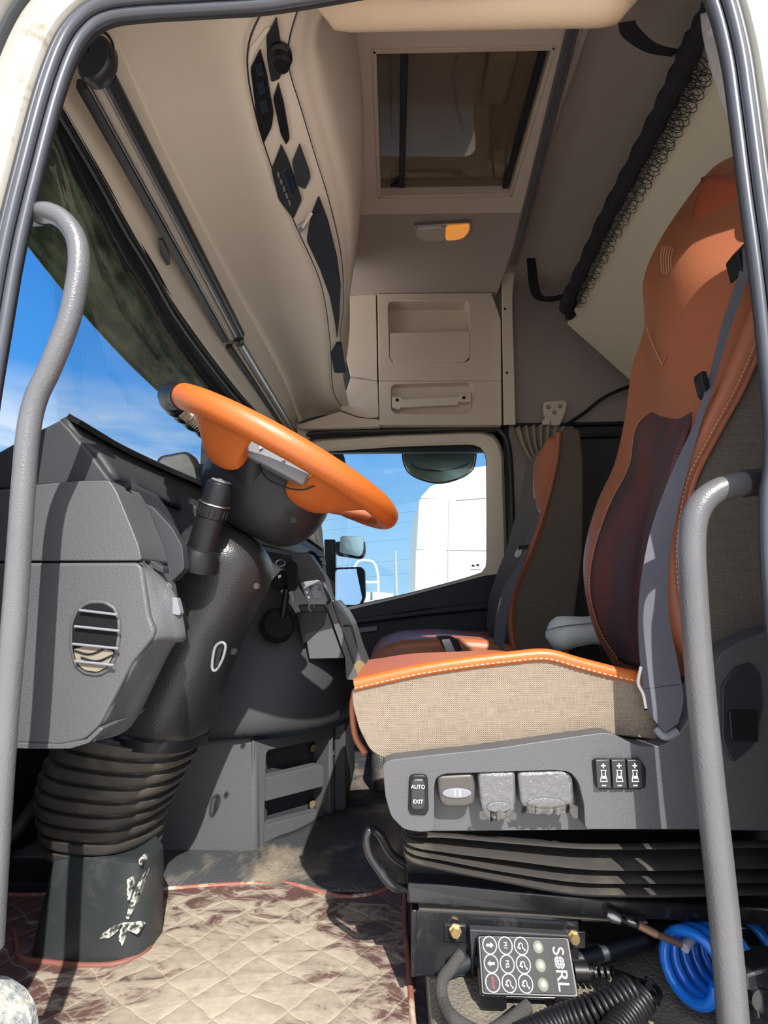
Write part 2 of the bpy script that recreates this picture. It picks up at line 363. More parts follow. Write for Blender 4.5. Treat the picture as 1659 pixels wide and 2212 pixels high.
# tunnel hump across the middle, the line behind the adjusting bar
struct(MB().box((0.24, 2.05, 0.06), (0.62, 0.9, 0.12)).build('trim_2', m_floor, bevel=0.03), 'raised dark floor hump on the passenger side', 'floor hump')
struct(MB().box((X0 - 0.02, 1.5, 0.36), (0.04, 2.1, 0.78)).build('wall_front', m_black, smooth=False), 'black firewall under the dashboard', 'wall')
struct(MB().box((X1 + 0.02, 1.5, 1.1), (0.04, 2.2, 2.4)).build('wall_rear', m_wallg, smooth=False), 'grey felt rear wall of the cab behind the bunk', 'wall')
# ceiling: beige panel around the hatch, grey fields beside it
h0, h1 = PZ(803, 118, ZC), PZ(1190, 85, ZC); h2, h3 = PZ(1120, 410, ZC), PZ(818, 440, ZC)
hx0, hx1, hy0, hy1 = (h0.x + h3.x) / 2, (h1.x + h2.x) / 2, (h0.y + h1.y) / 2, (h2.y + h3.y) / 2
py1 = PZ(900, 462, ZC).y
cx0, cx1 = -0.34, hx1 + 0.055
c = MB()
for (a, b_, y0, y1) in ((cx0, hx0, 0.5, py1), (hx1, cx1, 0.5, py1), (hx0, hx1, 0.5, hy0), (hx0, hx1, hy1, py1)):
    c.box(((a + b_) / 2, (y0 + y1) / 2, ZC + 0.02), (b_ - a, y1 - y0, 0.04))
ceil = struct(c.build('ceiling', m_ceil, smooth=False), 'beige cloth ceiling panel framing the roof hatch', 'ceiling')
c = MB().box(((-0.6 + cx1) / 2, (py1 + 2.56) / 2, ZC + 0.022), (cx1 + 0.6, 2.56 - py1, 0.04)).box(((cx1 + X1) / 2, 1.53, ZC + 0.10), (X1 - cx1 + 0.02, 2.1, 0.04))
c.box((-0.6, 1.5, ZC + 0.02), (0.52, 2.1, 0.04)).box((cx1 + 0.01, 1.53, ZC + 0.06), (0.02, 2.1, 0.12))
struct(c.build('trim_3', m_ceilg, smooth=False), 'grey felt roof lining behind the beige ceiling panel', 'roof lining')
# hatch
ht = thing('roof_hatch', ((hx0 + hx1) / 2, (hy0 + hy1) / 2, ZC), 'dark smoked glass roof hatch with two black bars set in the beige ceiling', 'roof hatch')
fr = 0.012
c = MB()
for (a, b_, y0, y1) in ((hx0 - .002, hx0 + fr, hy0, hy1), (hx1 - fr, hx1 + .002, hy0, hy1), (hx0, hx1, hy0 - .002, hy0 + fr), (hx0, hx1, hy1 - fr, hy1 + .002)):
    c.box(((a + b_) / 2, (y0 + y1) / 2, ZC + 0.03), (b_ - a, y1 - y0, 0.07))
c.build('hatch_frame', m_cream, ht, bevel=0.003)
MB().box(((hx0 + hx1) / 2, (hy0 + hy1) / 2, ZC + 0.035), (hx1 - hx0 - 0.01, hy1 - hy0 - 0.01, 0.004)).build('glass_pane', g_hatch, ht, smooth=False)
m_ht = mat('hatch_shell_plastic', (0.62, 0.55, 0.44), 0.8, bump=('noise', 500, 0.0003))
c = MB().box(((hx0 + hx1) / 2, (hy0 + hy1) / 2, ZC + 0.20), (hx1 - hx0 + 0.1, hy1 - hy0 + 0.1, 0.02))
c.box((hx0 - 0.01, (hy0 + hy1) / 2, ZC + 0.12), (0.02, hy1 - hy0 + 0.1, 0.16)).box((hx1 + 0.03, (hy0 + hy1) / 2, ZC + 0.12), (0.02, hy1 - hy0 + 0.1, 0.16))
c.box(((hx0 + hx1) / 2, hy0 - 0.03, ZC + 0.12), (hx1 - hx0, 0.02, 0.16)).box(((hx0 + hx1) / 2, hy1 + 0.04, ZC + 0.12), (hx1 - hx0, 0.02, 0.16))
c.build('hatch_shell', m_ht, ht, smooth=False)
MB().prism([V((x, y, ZC + 0.155)) for x, y in rp([(hx0 + 0.05, hy0), (hx0 + .30, hy0), (hx0 + .28, hy0 + .12), (hx0 + .25, hy0 + .2), (hx0 + .29, hy0 + .36), (hx0 + .33, hy1 - .1), (hx0 + .05, hy1 - .09)], .04)], (0, 0, 0.03)).build('hatch_panel', m_ht, ht, bevel=0.012)
MB().box((hx0 + .40, hy0 + .2, ZC + 0.14), (0.09, 0.18, 0.06)).build('motor_housing', m_ht, ht, bevel=0.02)
xb = PZ(870, 300, ZC + 0.03).x
MB().box((xb, (hy0 + hy1) / 2 - .01, ZC + 0.024), (0.022, hy1 - hy0 - 0.03, 0.012)).build('cross_bar', m_navy, ht, bevel=0.003)
MB().box((hx1 - 0.028, (hy0 + hy1) / 2 - .01, ZC + 0.02), (0.022, hy1 - hy0 - 0.02, 0.012)).build('cross_bar', m_navy, ht, bevel=0.003)
MB().prism([V((xb - .045, hy1 - .03, ZC + .02)), V((xb, hy1 - .06, ZC + .02)), V((xb, hy1 - .03, ZC + .02))], (0, 0, .012)).build('bar_bracket', m_navy, ht, bevel=0.001)
# curtain rail on the ceiling
a, b_ = PZ(1240, 50, ZC - 0.012), PZ(1108, 570, ZC - 0.012)
a2 = a + (a - b_) * 0.45
c = MB().box((0, 0, 0), (0.001, 0.001, 0.001)); c = MB()
d = (b_ - a2).normalized(); s_ = d.cross(V((0, 0, 1))).normalized()
ct = thing('curtain_rail', (a2 + b_) / 2, 'grey metal curtain rail running across the ceiling beside the hatch', 'curtain rail')
def bar(p, q, w_, h, ud=V((0, 0, 1))):
    d = (q - p).normalized(); s_ = d.cross(ud).normalized(); u_ = s_.cross(d)
    return [[e + s_ * (w_ / 2) * i + u_ * (h / 2) * j for i, j in ((-1, -1), (1, -1), (1, 1), (-1, 1))] for e in (p, q)]
MB().loft(bar(a2, b_, 0.034, 0.016)).build('rail_channel', mat('rail_grey', (0.16, 0.17, 0.18), 0.4, metal=0.4), ct, bevel=0.003)
o_ = V((0.001, 0, -0.009)); MB().loft(bar(a2 + o_, b_ + o_, 0.004, 0.004)).build('rail_lip', m_alu, ct, bevel=0.0006)
# ceiling lamp
lt = thing('ceiling_lamp', PZ(955, 502, ZC), 'clear oblong ceiling lamp with one glowing amber half', 'lamp')
ln = V((0, 0, 1))
def zslab(name, m, pts, z, t, parent, r=0, bevel=0.002, **k):
    if r: pts = rp(pts, r)
    return MB().prism([PZ(x, y, z) for x, y in pts], (0, 0, t)).build(name, m, parent, bevel=bevel, **k)
lo = [(893, 486), (1018, 478), (1019, 500), (1005, 518), (985, 524), (915, 524), (898, 512)]
zslab('lamp_rim', m_chrome, lo, ZC - .008, .012, lt, r=8)
zslab('lamp_lens', mat('clear_lens', (0.6, 0.55, 0.5), 0.08, coat=1), [(897, 496), (960, 492), (958, 522), (918, 522), (900, 510)], ZC - .022, .016, lt, r=7, bevel=.004)
m_glow = bpy.data.materials.new('lit_amber_lens'); m_glow.use_nodes = True
_b = m_glow.node_tree.nodes['Principled BSDF']; _b.inputs['Base Color'].default_value = (0.9, 0.45, 0.12, 1); _b.inputs['Emission Color'].default_value = (1, 0.36, 0.06, 1); _b.inputs['Emission Strength'].default_value = 0.28
zslab('amber_lens', m_glow, [(964, 492), (1014, 488), (1014, 500), (1002, 515), (984, 520), (962, 521)], ZC - .024, .018, lt, r=7, bevel=.004)
zslab('lamp_reflector', m_chrome, [(900, 488), (1014, 481), (1012, 488), (902, 495)], ZC - .014, .008, lt, bevel=.001)

# ---- far side wall: cabinet, trim strip, door
YC = 2.40
cab = thing('side_cabinet', P(925, 918, YC), 'cream moulded side cabinet with open pocket above the passenger window', 'cabinet')
def holed(mb, outer, hole, Y, t):
    """panel on plane Y with a rounded hole: loft between resampled outlines, front + inner walls"""
    n = 64
    ins = resample([V((*p, 0)) for p in rp(hole, 12, 6)], n)
    cxh = sum(p.x for p in ins) / n; cyh = sum(p.y for p in ins) / n
    out = []
    for p in ins:                              # cast from hole centre to the outer polygon
        dx, dy = p.x - cxh, p.y - cyh; best = None
        for i in range(len(outer)):
            (x1, y1), (x2, y2) = outer[i], outer[(i + 1) % len(outer)]
            ex, ey = x2 - x1, y2 - y1; den = dx * ey - dy * ex
            if abs(den) < 1e-9: continue
            t_ = ((x1 - cxh) * ey - (y1 - cyh) * ex) / den; u_ = ((x1 - cxh) * dy - (y1 - cyh) * dx) / den
            if t_ > 0 and -1e-6 <= u_ <= 1 + 1e-6 and (best is None or t_ < best): best = t_
        out.append((cxh + dx * best, cyh + dy * best))
    # snap nearest samples to the true corners
    for cxy in outer:
        k = min(range(n), key=lambda i: (out[i][0] - cxy[0]) ** 2 + (out[i][1] - cxy[1]) ** 2); out[k] = cxy
    L0 = [P(p.x, p.y, Y) for p in ins]; L1 = [P(x, y, Y) for x, y in out]; o = V((0, t, 0))
    return mb.loft([[p + o for p in L0], L0, L1, [p + o for p in L1]], True, False)
c = MB(); holed(c, [(815, 634), (1062, 632), (1082, 690), (1083, 822), (818, 822)], [(838, 650), (1013, 650), (1015, 782), (842, 782)], YC, 0.11)
c.build('cabinet_front', m_cream, cab, bevel=0.004)
MB().prism([P(x, y, YC + 0.085) for x, y in ((825, 635), (1030, 635), (1030, 800), (825, 800))], (0, 0.02, 0)).build('pocket_back', m_cream, cab, smooth=False)
slab('pocket_lip', m_cream, [(843, 719), (1010, 714), (1015, 718), (1015, 770), (1005, 781), (852, 783), (843, 772)], YC - .004, 0.02, cab, r=4, bevel=.003)
c = MB(); holed(c, [(818, 823), (1083, 823), (1084, 918), (820, 918)], [(845, 830), (1020, 825), (1020, 884), (1010, 893), (855, 894), (845, 886)], YC, 0.11)
c.build('grab_panel', m_cream, cab, bevel=0.004)
MB().prism([P(x, y, YC + 0.05) for x, y in ((835, 815), (1030, 815), (1030, 900), (835, 900))], (0, 0.02, 0)).build('grab_recess', m_cream, cab, smooth=False)
gh = slab('grab_handle', m_creamL, [(847, 857), (868, 857), (868, 862), (990, 856), (990, 851), (1018, 851), (1018, 868), (990, 869), (990, 874), (868, 880), (862, 884), (847, 878)], YC - .012, 0.022, cab, r=2, bevel=.004)
for x, y in ((858, 864), (1002, 859)): MB().lathe(P(x, y, YC - .013), (0, 1, 0), [(0.0085, 0), (0.0085, .004)]).build('screw', m_black, cab)
slab('cabinet_side', m_cream, [(742, 640), (812, 634), (815, 823), (757, 812), (745, 760)], YC + .02, 0.1, cab, r=3, bevel=.004)
slab('speaker_cover', m_cream, [(757, 815), (816, 823), (818, 900), (800, 903), (770, 898), (735, 884)], YC + .012, 0.06, cab, r=4, bevel=.004)
slab('lower_sill', m_cream, [(640, 918), (735, 888), (775, 902), (820, 906), (820, 922), (645, 926)], YC + .01, 0.1, cab, bevel=.004)
ts = thing('trim_4', P(1098, 750, 2.37), 'cream vertical cover strip with two dark screws beside the cabinet', 'trim', None, STR)
MB().loft([px([(1083, 573), (1113, 573)], 2.36) + [P(1113, 573, 2.5), P(1083, 573, 2.5)], px([(1084, 650), (1107, 650)], 2.36) + [P(1107, 650, 2.5), P(1084, 650, 2.5)], px([(1088, 918), (1114, 918)], 2.36) + [P(1114, 918, 2.5), P(1088, 918, 2.5)]]).build('cover_strip', m_creamL, ts, bevel=.004)
for x, y in ((1097, 583), (1091, 667), (1095, 805)): MB().lathe(P(x, y, 2.358), (0, 1, 0), [(0.006, 0), (0.006, .004)]).build('screw', m_brass if y < 600 else m_black, ts)
# side wall right of the strip
struct(slab('wall_right', m_wallg, [(1060, 520), (1560, 420), (1560, 912), (1060, 916)], 2.5, 0.03, bevel=0), 'grey felt side wall above the dark band behind the passenger seat', 'wall')
struct(slab('trim_5', m_walld, [(1090, 916), (1560, 908), (1560, 1500), (1090, 1500)], 2.51, 0.03, bevel=0), 'dark felt lower side wall behind the passenger seat', 'wall')
struct(slab('trim_6', m_wallg, [(1100, 918), (1240, 918), (1240, 1420), (1100, 1420)], 2.495, 0.02, bevel=.003), 'grey pillar panel between passenger door and seat', 'pillar panel')
c = MB().prism(px([(1112, 914), (1560, 906), (1560, 912), (1112, 920)], 2.47), (0, .04, 0)).prism(px([(1245, 936), (1560, 930), (1560, 938), (1245, 944)], 2.47), (0, .04, 0))
struct(c.build('trim_7', m_navy, bevel=.002), 'narrow dark ledge lines running along the side wall behind the passenger seat', 'ledge')
# upper part of far wall over cabinet and pillar pieces keeping the daylight out
c = MB().box((0.2, 2.56, 1.75), (2.2, 0.03, 0.9)).box((-0.75, 2.56, .4), (0.5, .03, 2.0)).box((0.95, 2.56, .7), (0.85, 0.03, 1.5)).box((0.1, 2.56, 0.15), (2.0, .03, .75))
struct(c.build('trim_8', m_walld, smooth=False), 'outer body skin closing the passenger side of the cab', 'body panel')
# passenger door
YD = 2.46
win = [(688, 980), (700, 976), (860, 965), (1020, 960), (1040, 966), (1051, 985), (1052, 1100), (1052, 1220), (1046, 1236), (1000, 1251), (880, 1283), (730, 1316), (705, 1300), (690, 1200)]
outw = [(655, 975), (672, 950), (860, 938), (1040, 932), (1072, 940), (1088, 975), (1092, 1100), (1096, 1215), (1096, 1245), (1020, 1262), (880, 1298), (735, 1335), (680, 1330), (655, 1200)]
dr = thing('door_1', P(880, 1400, YD), 'passenger door with cream window surround and dark lower panel', 'door', None, STR)
n = 84
li = resample([V((*p, 0)) for p in rp(win, 10, 3)], n); 
def nearest_loop(src, ref):
    r = resample([V((*p, 0)) for p in rp(src, 10, 3)], n); k = min(range(n), key=lambda i: (r[i] - ref[0]).length); return r[k:] + r[:k]
lo_ = nearest_loop(outw, li)
mk = lambda L, Y: [P(p.x, p.y, Y) for p in L]
MB().loft([mk(li, YD + .05), mk(li, YD + .012), mk([a.lerp(b_, .25) for a, b_ in zip(li, lo_)], YD), mk([a.lerp(b_, .85) for a, b_ in zip(li, lo_)], YD), mk(lo_, YD + .02), mk(lo_, YD + .06)], True, False).build('window_surround', m_creamL, dr)
sp = cr([P(x, y, YD - .01) for x, y in ((640, 975), (655, 945), (700, 934), (860, 930), (1050, 926), (1085, 936), (1100, 975), (1106, 1100), (1110, 1230), (1112, 1330), (1098, 1420))], 6)
MB().tube(sp, 0.014).build('door_seal', m_rubber, dr)
MB().loft([mk(li, YD + .045), mk(li, YD + .055)], True, False).build('glass_seal', m_rubber, dr, solid=.003)
dl = slab('lower_panel', m_navy, [(690, 1325), (735, 1322), (880, 1288), (1050, 1243), (1100, 1237), (1104, 1440), (690, 1440)], YD - .015, 0.06, dr, bevel=.008)
slab('armrest_ledge', m_navy, [(760, 1338), (900, 1318), (1060, 1300), (1075, 1290), (1075, 1302), (1060, 1316), (900, 1332), (760, 1350)], YD - .05, 0.05, dr, bevel=.008)
slab('trim_line', m_black, [(848, 1320), (930, 1309), (930, 1313), (848, 1326)], YD - .054, 0.01, dr, bevel=.001)
slab('handle_recess', m_black, [(745, 1345), (812, 1340), (818, 1344), (818, 1364), (745, 1374)], YD - .018, 0.02, dr, r=4, bevel=.001)
slab('door_handle', m_btn, [(767, 1357), (814, 1352), (814, 1362), (767, 1368)], YD - .03, 0.012, dr, bevel=.001)
slab('leather_insert', m_brown, [(800, 1440), (830, 1402), (880, 1380), (960, 1368), (1055, 1364), (1060, 1440)], YD - .024, 0.02, dr, r=6, bevel=.004)
MB().lathe(P(1085, 1238, YD - .016), (0, 1, 0), [(0.009, 0), (0.009, .003)]).build('screw', m_black, dr)
wi = slab('window_2', g_side, [(680, 950), (1060, 950), (1060, 1320), (680, 1330)], YD + .055, 0.004, None, bevel=0, smooth=False)
struct(wi, 'clear passenger door window glass with a small etched mark', 'window')
for k, (x, y) in enumerate(((1022, 1222), (1032, 1221))): MB().box(P(x, y, YD + .053), (0.014, .001, .010)).build('etched_mark', m_btn, wi)
MB().box(P(1027, 1230, YD + .053), (0.05, .001, .003)).build('etched_mark', m_btn, wi)

# ---- near door frame: swept seals and painted body
YS = 0.53
fl = [(-55, 1150), (-32, 900), (0, 700), (32, 520), (73, 350), (113, 200), (147, 105), (178, 55), (222, 24), (300, 12), (450, 3), (600, -9), (900, -60), (1200, -110), (1420, -110), (1512, -75), (1548, -10), (1577, 100), (1595, 220), (1618, 400), (1645, 600), (1666, 800), (1675, 920), (1673, 1010), (1666, 1070), (1668, 1200), (1680, 1350), (1700, 1500), (1730, 1700)]
path = [P(x, y, YS) for x, y in fl]; path = [V((path[0].x, YS, -.2))] + path + [V((path[-1].x + .02, YS, -.2))]
path = cr(path, 6)
cen = V((-0.05, YS, 0.75))
def frame_sweep(prof, name, m, parent, **k):
    loops = []
    for i in range(len(path)):
        t = (path[min(i + 1, len(path) - 1)] - path[max(i - 1, 0)]).normalized(); o = t.cross(V((0, 1, 0)))
        if o.dot(path[i] - cen) < 0: o = -o
        loops.append([path[i] + o * a + V((0, b_, 0)) for a, b_ in prof])
    return MB().loft(loops).build(name, m, parent, **k)
wl = thing('wall_left', (0, YS, 0), 'cream painted cab body side around the driver door opening with rubber seals', 'door frame', None, STR)
circ = lambda a, b_, r, n=10: [(a + r * math.cos(2 * math.pi * k / n), b_ + r * math.sin(2 * math.pi * k / n)) for k in range(n)]
frame_sweep(circ(.003, .01, .0065), 'inner_seal_lip', m_rubl, wl)
frame_sweep(circ(.013, .002, .0065), 'door_seal', m_rubl, wl)
frame_sweep(circ(.0225, .004, .005), 'outer_seal_lip', m_rubber, wl)
frame_sweep([(.002, .014), (.028, .008), (.028, .018), (.002, .022)], 'seal_channel', m_rubber, wl)
frame_sweep([(.026, .006), (.032, -.002), (.05, -.006), (.075, -.004), (.085, .004), (.085, .012), (.026, .014)], 'body_flange', m_paint, wl)
frame_sweep([(.083, .004), (.088, -.004), (.094, -.004), (.098, .004), (.098, .012), (.083, .012)], 'outer_gasket', m_rubber, wl)
frame_sweep([(.097, .006), (.105, -.012), (.16, -.02), (.30, -.02), (.30, .01), (.097, .012)], 'body_skin', m_paint, wl)
# filling the body above, in front and behind (outside the view) so that daylight enters only by the openings
c = MB().box((0.2, .565, 2.0), (2.3, .04, .62)).box((1.0, .565, .9), (.5, .04, 2.2)).box((-0.80, .60, .0), (.3, .04, 1.1))
c.build('outer_body', m_paint, wl, smooth=False)
# inner cream lining along top of the opening (roof side)
lin = [(-.03, .05), (0.0, .03), (.03, .05), (.10, .06), (.10, .12), (-.02, .12)]

# ---- windscreen, header, A pillar
TT = [(60, 130), (135, 260), (216, 400), (270, 500), (320, 582), (375, 680), (435, 765), (508, 858), (590, 945)]
W = [(x - 14, y + 6, 1.32) for x, y in TT]
top = [PZ(*p) for p in W]
bot = [P(-60, 835, .66), P(130, 912, .70), P(240, 970, .82), P(340, 1015, .98), P(440, 1058, 1.2), P(610, 1135, 1.75), P(690, 1185, 2.4)]
wsn = 24
T_ = resample(top, wsn, False); B_ = resample(bot, wsn, False)
wo = MB().loft([T_, B_], False, False).build('window_1', g_wind)
struct(wo, 'large clear windscreen showing blue sky', 'window')
# smoked exterior visor above the windscreen
vis = MB()
lo1 = [PZ(10, 415, 1.20), PZ(65, 492, 1.20), PZ(200, 670, 1.20), PZ(320, 805, 1.20), PZ(430, 905, 1.20), PZ(560, 1000, 1.2)]
hi1 = [PZ(75, 125, 1.38), PZ(150, 250, 1.38), PZ(285, 488, 1.38), PZ(390, 675, 1.38), PZ(525, 855, 1.38), PZ(600, 940, 1.38)]
off = V((-0.03, 0, 0))
vis.patch([[p + off for p in hi1], [(a + b_) / 2 + off * 1.2 for a, b_ in zip(hi1, lo1)], [p + off for p in lo1]], 4, 4)
tag(vis.build('sun_visor', g_visor, solid=.004), 'dusty smoked green outside sun visor seen through the top of the windscreen', 'sun visor')
hd = thing('trim_9', PZ(300, 500, 1.35), 'black and cream header trim along the top of the windscreen', 'windscreen header', None, STR)
ribbon(MB(), [PZ(x - 24, y + 8, 1.318) for x, y, z in W], [PZ(x + 28, y - 16, 1.342) for x, y, z in W], 6, .004).build('header_seal', m_black, hd)
W2 = TT
MB().tube(cr([PZ(x, y, 1.322) for x, y in W2], 4), .0035).build('trim_cord', m_rubl, hd)
W2 = [(x + 8, y - 6) for x, y in TT]
MB().tube(cr([PZ(x, y, 1.322) for x, y in W2], 4), .003).build('trim_cord', m_black, hd)
rA = [(x + 12, y - 8) for x, y in (TT[0], TT[1], TT[3], TT[5], TT[7], TT[8])]; rB = [(80, 40), (165, 180), (325, 430), (470, 650), (595, 840), (645, 945)]; rC = [(150, -90), (235, 60), (380, 380), (505, 620), (612, 820), (655, 935)]
MB().patch([[PZ(x, y, 1.335) for x, y in rA], [PZ(x, y, 1.41) for x, y in rB], [PZ(x, y, 1.455) for x, y in rC]], 6, 5).build('header_lining', m_creamL, hd)
for x, y in ((375, 683), (436, 762)):
    MB().box(PZ(x, y, 1.345), (0.012, .02, .01)).build('clip', m_creamL, hd, bevel=.001)
# far A pillar & far end lining
MB().patch([[P(600, 930, 2.3), P(640, 925, 2.4), P(672, 935, 2.45)], [P(610, 975, 2.3), P(640, 975, 2.4), P(662, 1000, 2.46)], [P(660, 1090, 2.3), P(668, 1095, 2.4), P(690, 1095, 2.47)], [P(690, 1185, 2.35), P(700, 1190, 2.4), P(712, 1330, 2.47)]], 4, 4).build('pillar_cover', m_creamL, hd, solid=.02)

# ---- sun blinds
def blind(label, n0, n1, nm, parts):
    t = thing('roller_blind', (n0 + n1) / 2, label, 'sun blind', 'roller blinds along the windscreen')
    for name, m, p, q, r, kind in parts:
        mb = MB()
        if kind == 'tube': mb.tube([p, q], r, 16)
        else: mb.loft(bar(p, q, r, r * 0.9))
        mb.build(name, m, t, bevel=0 if kind == 'tube' else .002)
    return t
m_blk2 = mat('blind_black', (0.02, 0.021, 0.024), 0.4)
m_roll = mat('rolled_blind_cloth', (0.42, 0.36, 0.30), 0.8, bump=('noise', 1500, 0.0004))
zb = 1.365
parts = [('bottom_bar', m_blk2, PZ(178, 180, zb), PZ(487, 735, zb), .020, 'box'), ('bar_edge', m_alu, PZ(190, 182, zb - .008), PZ(496, 735, zb - .008), .004, 'box'),
         ('rolled_cloth', m_roll, PZ(204, 170, zb), PZ(502, 728, zb), .0105, 'tube'), ('cassette', m_blk2, PZ(232, 165, zb + .004), PZ(519, 722, zb + .004), .0135, 'tube'), ('cassette_edge', m_alu, PZ(219, 172, zb - .006), PZ(510, 728, zb - .006), .0035, 'tube')]
bl = blind('black and beige rolled sun blind nearest the driver with oval end cap', PZ(200, 150, zb), PZ(505, 735, zb), 0, parts)
MB().lathe(PZ(203, 128, zb) + V((0, -.004, 0)), (0.1, 1, .25), [(.002, 0), (.030, 0), (.034, .004), (.034, .02), (.03, .024)], 24, sy=.75).build('end_cap', m_blk2, bl)
MB().tube(cr([PZ(188, 110, zb), PZ(196, 76, zb), PZ(225, 70, zb), PZ(243, 95, zb), PZ(240, 125, zb), PZ(222, 142, zb)], 6), .0022, 8).build('cable', m_black, bl)
slab2 = MB().prism([PZ(x, y, zb - .012) for x, y in ((342, 517), (352, 520), (365, 550), (368, 572), (360, 574), (346, 548))], (0, 0, .006))
slab2.build('pull_tab', m_blk2, bl, bevel=.001)
MB().lathe(PZ(513, 728, zb), (0, 1, 0), [(.017, 0), (.017, .012)], 20).build('end_bracket', m_blk2, bl)
parts = [('bottom_bar', m_blk2, PZ(494, 748, zb), PZ(612, 920, zb), .018, 'box'), ('cassette', m_alu, PZ(519, 742, zb), PZ(634, 932, zb), .0125, 'tube'), ('rolled_cloth', m_roll, PZ(508, 745, zb), PZ(624, 930, zb), .008, 'tube')]
bl2 = blind('dark and silver rolled sun blind on the passenger side of the windscreen', PZ(505, 745, zb), PZ(625, 930, zb), 0, parts)
MB().lathe(PZ(634, 932, zb), (0, 1, 0), [(.017, 0), (.017, .015)], 16).build('end_bracket', m_blk2, bl2)
MB().box(PZ(572, 900, zb - .004), (.012, .03, .018)).build('pull_tab', m_blk2, bl2, bevel=.001)

# ---- overhead console (front shelf)
zl = 1.50
L = [(640, -45), (575, 12), (535, 110), (548, 230), (590, 370), (640, 490), (695, 620), (713, 740), (722, 850), (760, 905)]
Sx = [(680, -40), (640, 30), (622, 130), (652, 240), (682, 340), (712, 440), (738, 560), (742, 660), (735, 730), (738, 800)]
Ex = [(720, -30), (694, 60), (712, 160), (735, 260), (757, 350), (768, 440), (766, 540), (757, 630), (744, 720), (745, 800)]
oc = thing('overhead_console', PZ(650, 400, 1.5), 'curved cream overhead console carrying radio, switches and a dark storage pocket', 'overhead console')
Lp = [PZ(x, y, zl) for x, y in L]; Sp = [PZ(x, y, zl + .004) for x, y in Sx]; Ep = [PZ(x, y, zl + .07) for x, y in Ex]
Lu = [p + V((-.012, 0, .012)) for p in Lp]
MB().patch([[p + V((-.004, 0, .006)) for p in Lp], Lp, [(a + b_) / 2 for a, b_ in zip(Lp, Sp)], Sp], 6, 3).build('console_underside', m_cream, oc)
MB().patch([[p + V((.002, 0, .003)) for p in Sp], [a.lerp(b_, .45) + V((0, 0, -.012)) for a, b_ in zip(Sp, Ep)], Ep, [p + V((.02, 0, .25)) for p in Ep], [p + V((-.02, 0, .55)) for p in Ep]], 6, 5).build('console_rear_face', m_cream, oc, solid=.006)
MB().tube(cr(Lp, 6), .0016, 8).build('console_seam', m_rubber, oc)
MB().tube(cr(Sp, 6), .0012, 8).build('console_seam', m_rubber, oc)
zi = zl - .004
def ins(name, m, pts, t=.012, r=5, z=zi, bevel=.002, parent=oc): return zslab(name, m, pts, z, t, parent, r=r, bevel=bevel)
ins('speaker_grille', m_creamL, [(540, 105), (575, 60), (585, 60), (552, 110), (538, 150)])
ta = ins('tachograph', m_black, [(541, 150), (562, 108), (577, 165), (591, 245), (587, 275), (569, 312), (556, 270)])
for p in ((556, 150), (560, 190), (566, 230)): zslab('display_glass', m_screen, [(p[0] - 5, p[1] - 8), (p[0] + 9, p[1] - 14), (p[0] + 14, p[1] + 8), (p[0] + 2, p[1] + 16)], zi - .003, .004, ta, r=2, bevel=.0005)
ins('switch_panel', m_blk2, [(575, 82), (597, 40), (607, 100), (610, 155), (603, 172), (586, 178), (577, 130)])
kb = MB().lathe(PZ(606, 118, zi - .002), (.1, -.1, -1), [(.020, 0), (.020, .006), (.015, .010), (.015, .024), (.012, .027)], 20).build('rotary_knob', m_black, oc)
ins('open_slot', m_black, [(590, 215), (601, 182), (613, 225), (626, 300), (618, 314), (606, 290)])
rd = ins('radio', m_blk2, [(586, 368), (607, 314), (622, 345), (652, 432), (634, 474), (602, 432)])
zslab('radio_display', m_screen, [(612, 372), (624, 358), (640, 412), (630, 425)], zi - .003, .004, rd, r=2, bevel=.0005)
for k in range(5):
    zslab('radio_key', m_btn, [(598 + k * 6, 375 + k * 15), (602 + k * 6, 372 + k * 15), (605 + k * 6, 382 + k * 15), (601 + k * 6, 386 + k * 15)], zi - .003, .004, rd, bevel=.0004)
ins('switch_block', m_dashd, [(631, 352), (647, 314), (669, 375), (671, 385), (659, 410), (640, 400)])
lp = ins('latch', m_chrome, [(641, 492), (660, 481), (664, 492), (648, 508)], z=zi - .004)
MB().tube([PZ(655, 490, zi - .01), PZ(672, 462, zi - .02)], .004, 8).build('latch_lever', m_creamL, oc)
m_pocket = mat('dark_blue_pocket', (0.010, 0.013, 0.024), 0.7)  # for solid slabs; the pockets' inner shade is put into this colour
ins('storage_pocket', m_pocket, [(662, 520), (673, 465), (688, 428), (708, 480), (728, 560), (736, 620), (733, 690), (728, 735), (724, 700), (712, 640), (690, 580)], .02, 6, zi - .002)
ins('storage_pocket', m_pocket, [(714, 765), (728, 742), (737, 745), (747, 806), (722, 806)], .02, 4, zi - .002)
# front headliner slope between blinds and console
fh = thing('trim_10', PZ(430, 400, 1.47), 'wide cream front roof lining between the sun blinds and overhead console', 'roof lining', None, STR)
Bx = [(215, -60), (232, 60), (262, 150), (310, 270), (375, 410), (430, 520), (495, 650), (540, 740), (600, 850), (640, 925)]
Bp = [PZ(x, y, 1.455) for x, y in Bx]
Lq = [p + V((-.004, 0, .005)) for p in Lp]
MB().patch([Bp, [a.lerp(b_, .33) + V((0, 0, .02)) for a, b_ in zip(Bp, Lq)], [a.lerp(b_, .7) + V((0, 0, .016)) for a, b_ in zip(Bp, Lq)], [a.lerp(b_, .93) + V((0, 0, -.002)) for a, b_ in zip(Bp, Lq)], Lq], 6, 5).build('front_lining', m_creamL, fh)
rs = [(432, 60), (452, 150), (500, 300), (545, 440), (575, 540), (597, 608), (628, 622), (650, 690), (668, 745), (648, 748), (668, 850)]
MB().patch([[P(640, 925, 2.42), Lp[-1], P(820, 915, 2.44)], [P(640, 940, 2.46), P(740, 935, 2.46), P(822, 935, 2.46)]], 4, 2).build('far_lining', m_creamL, fh, solid=.01)
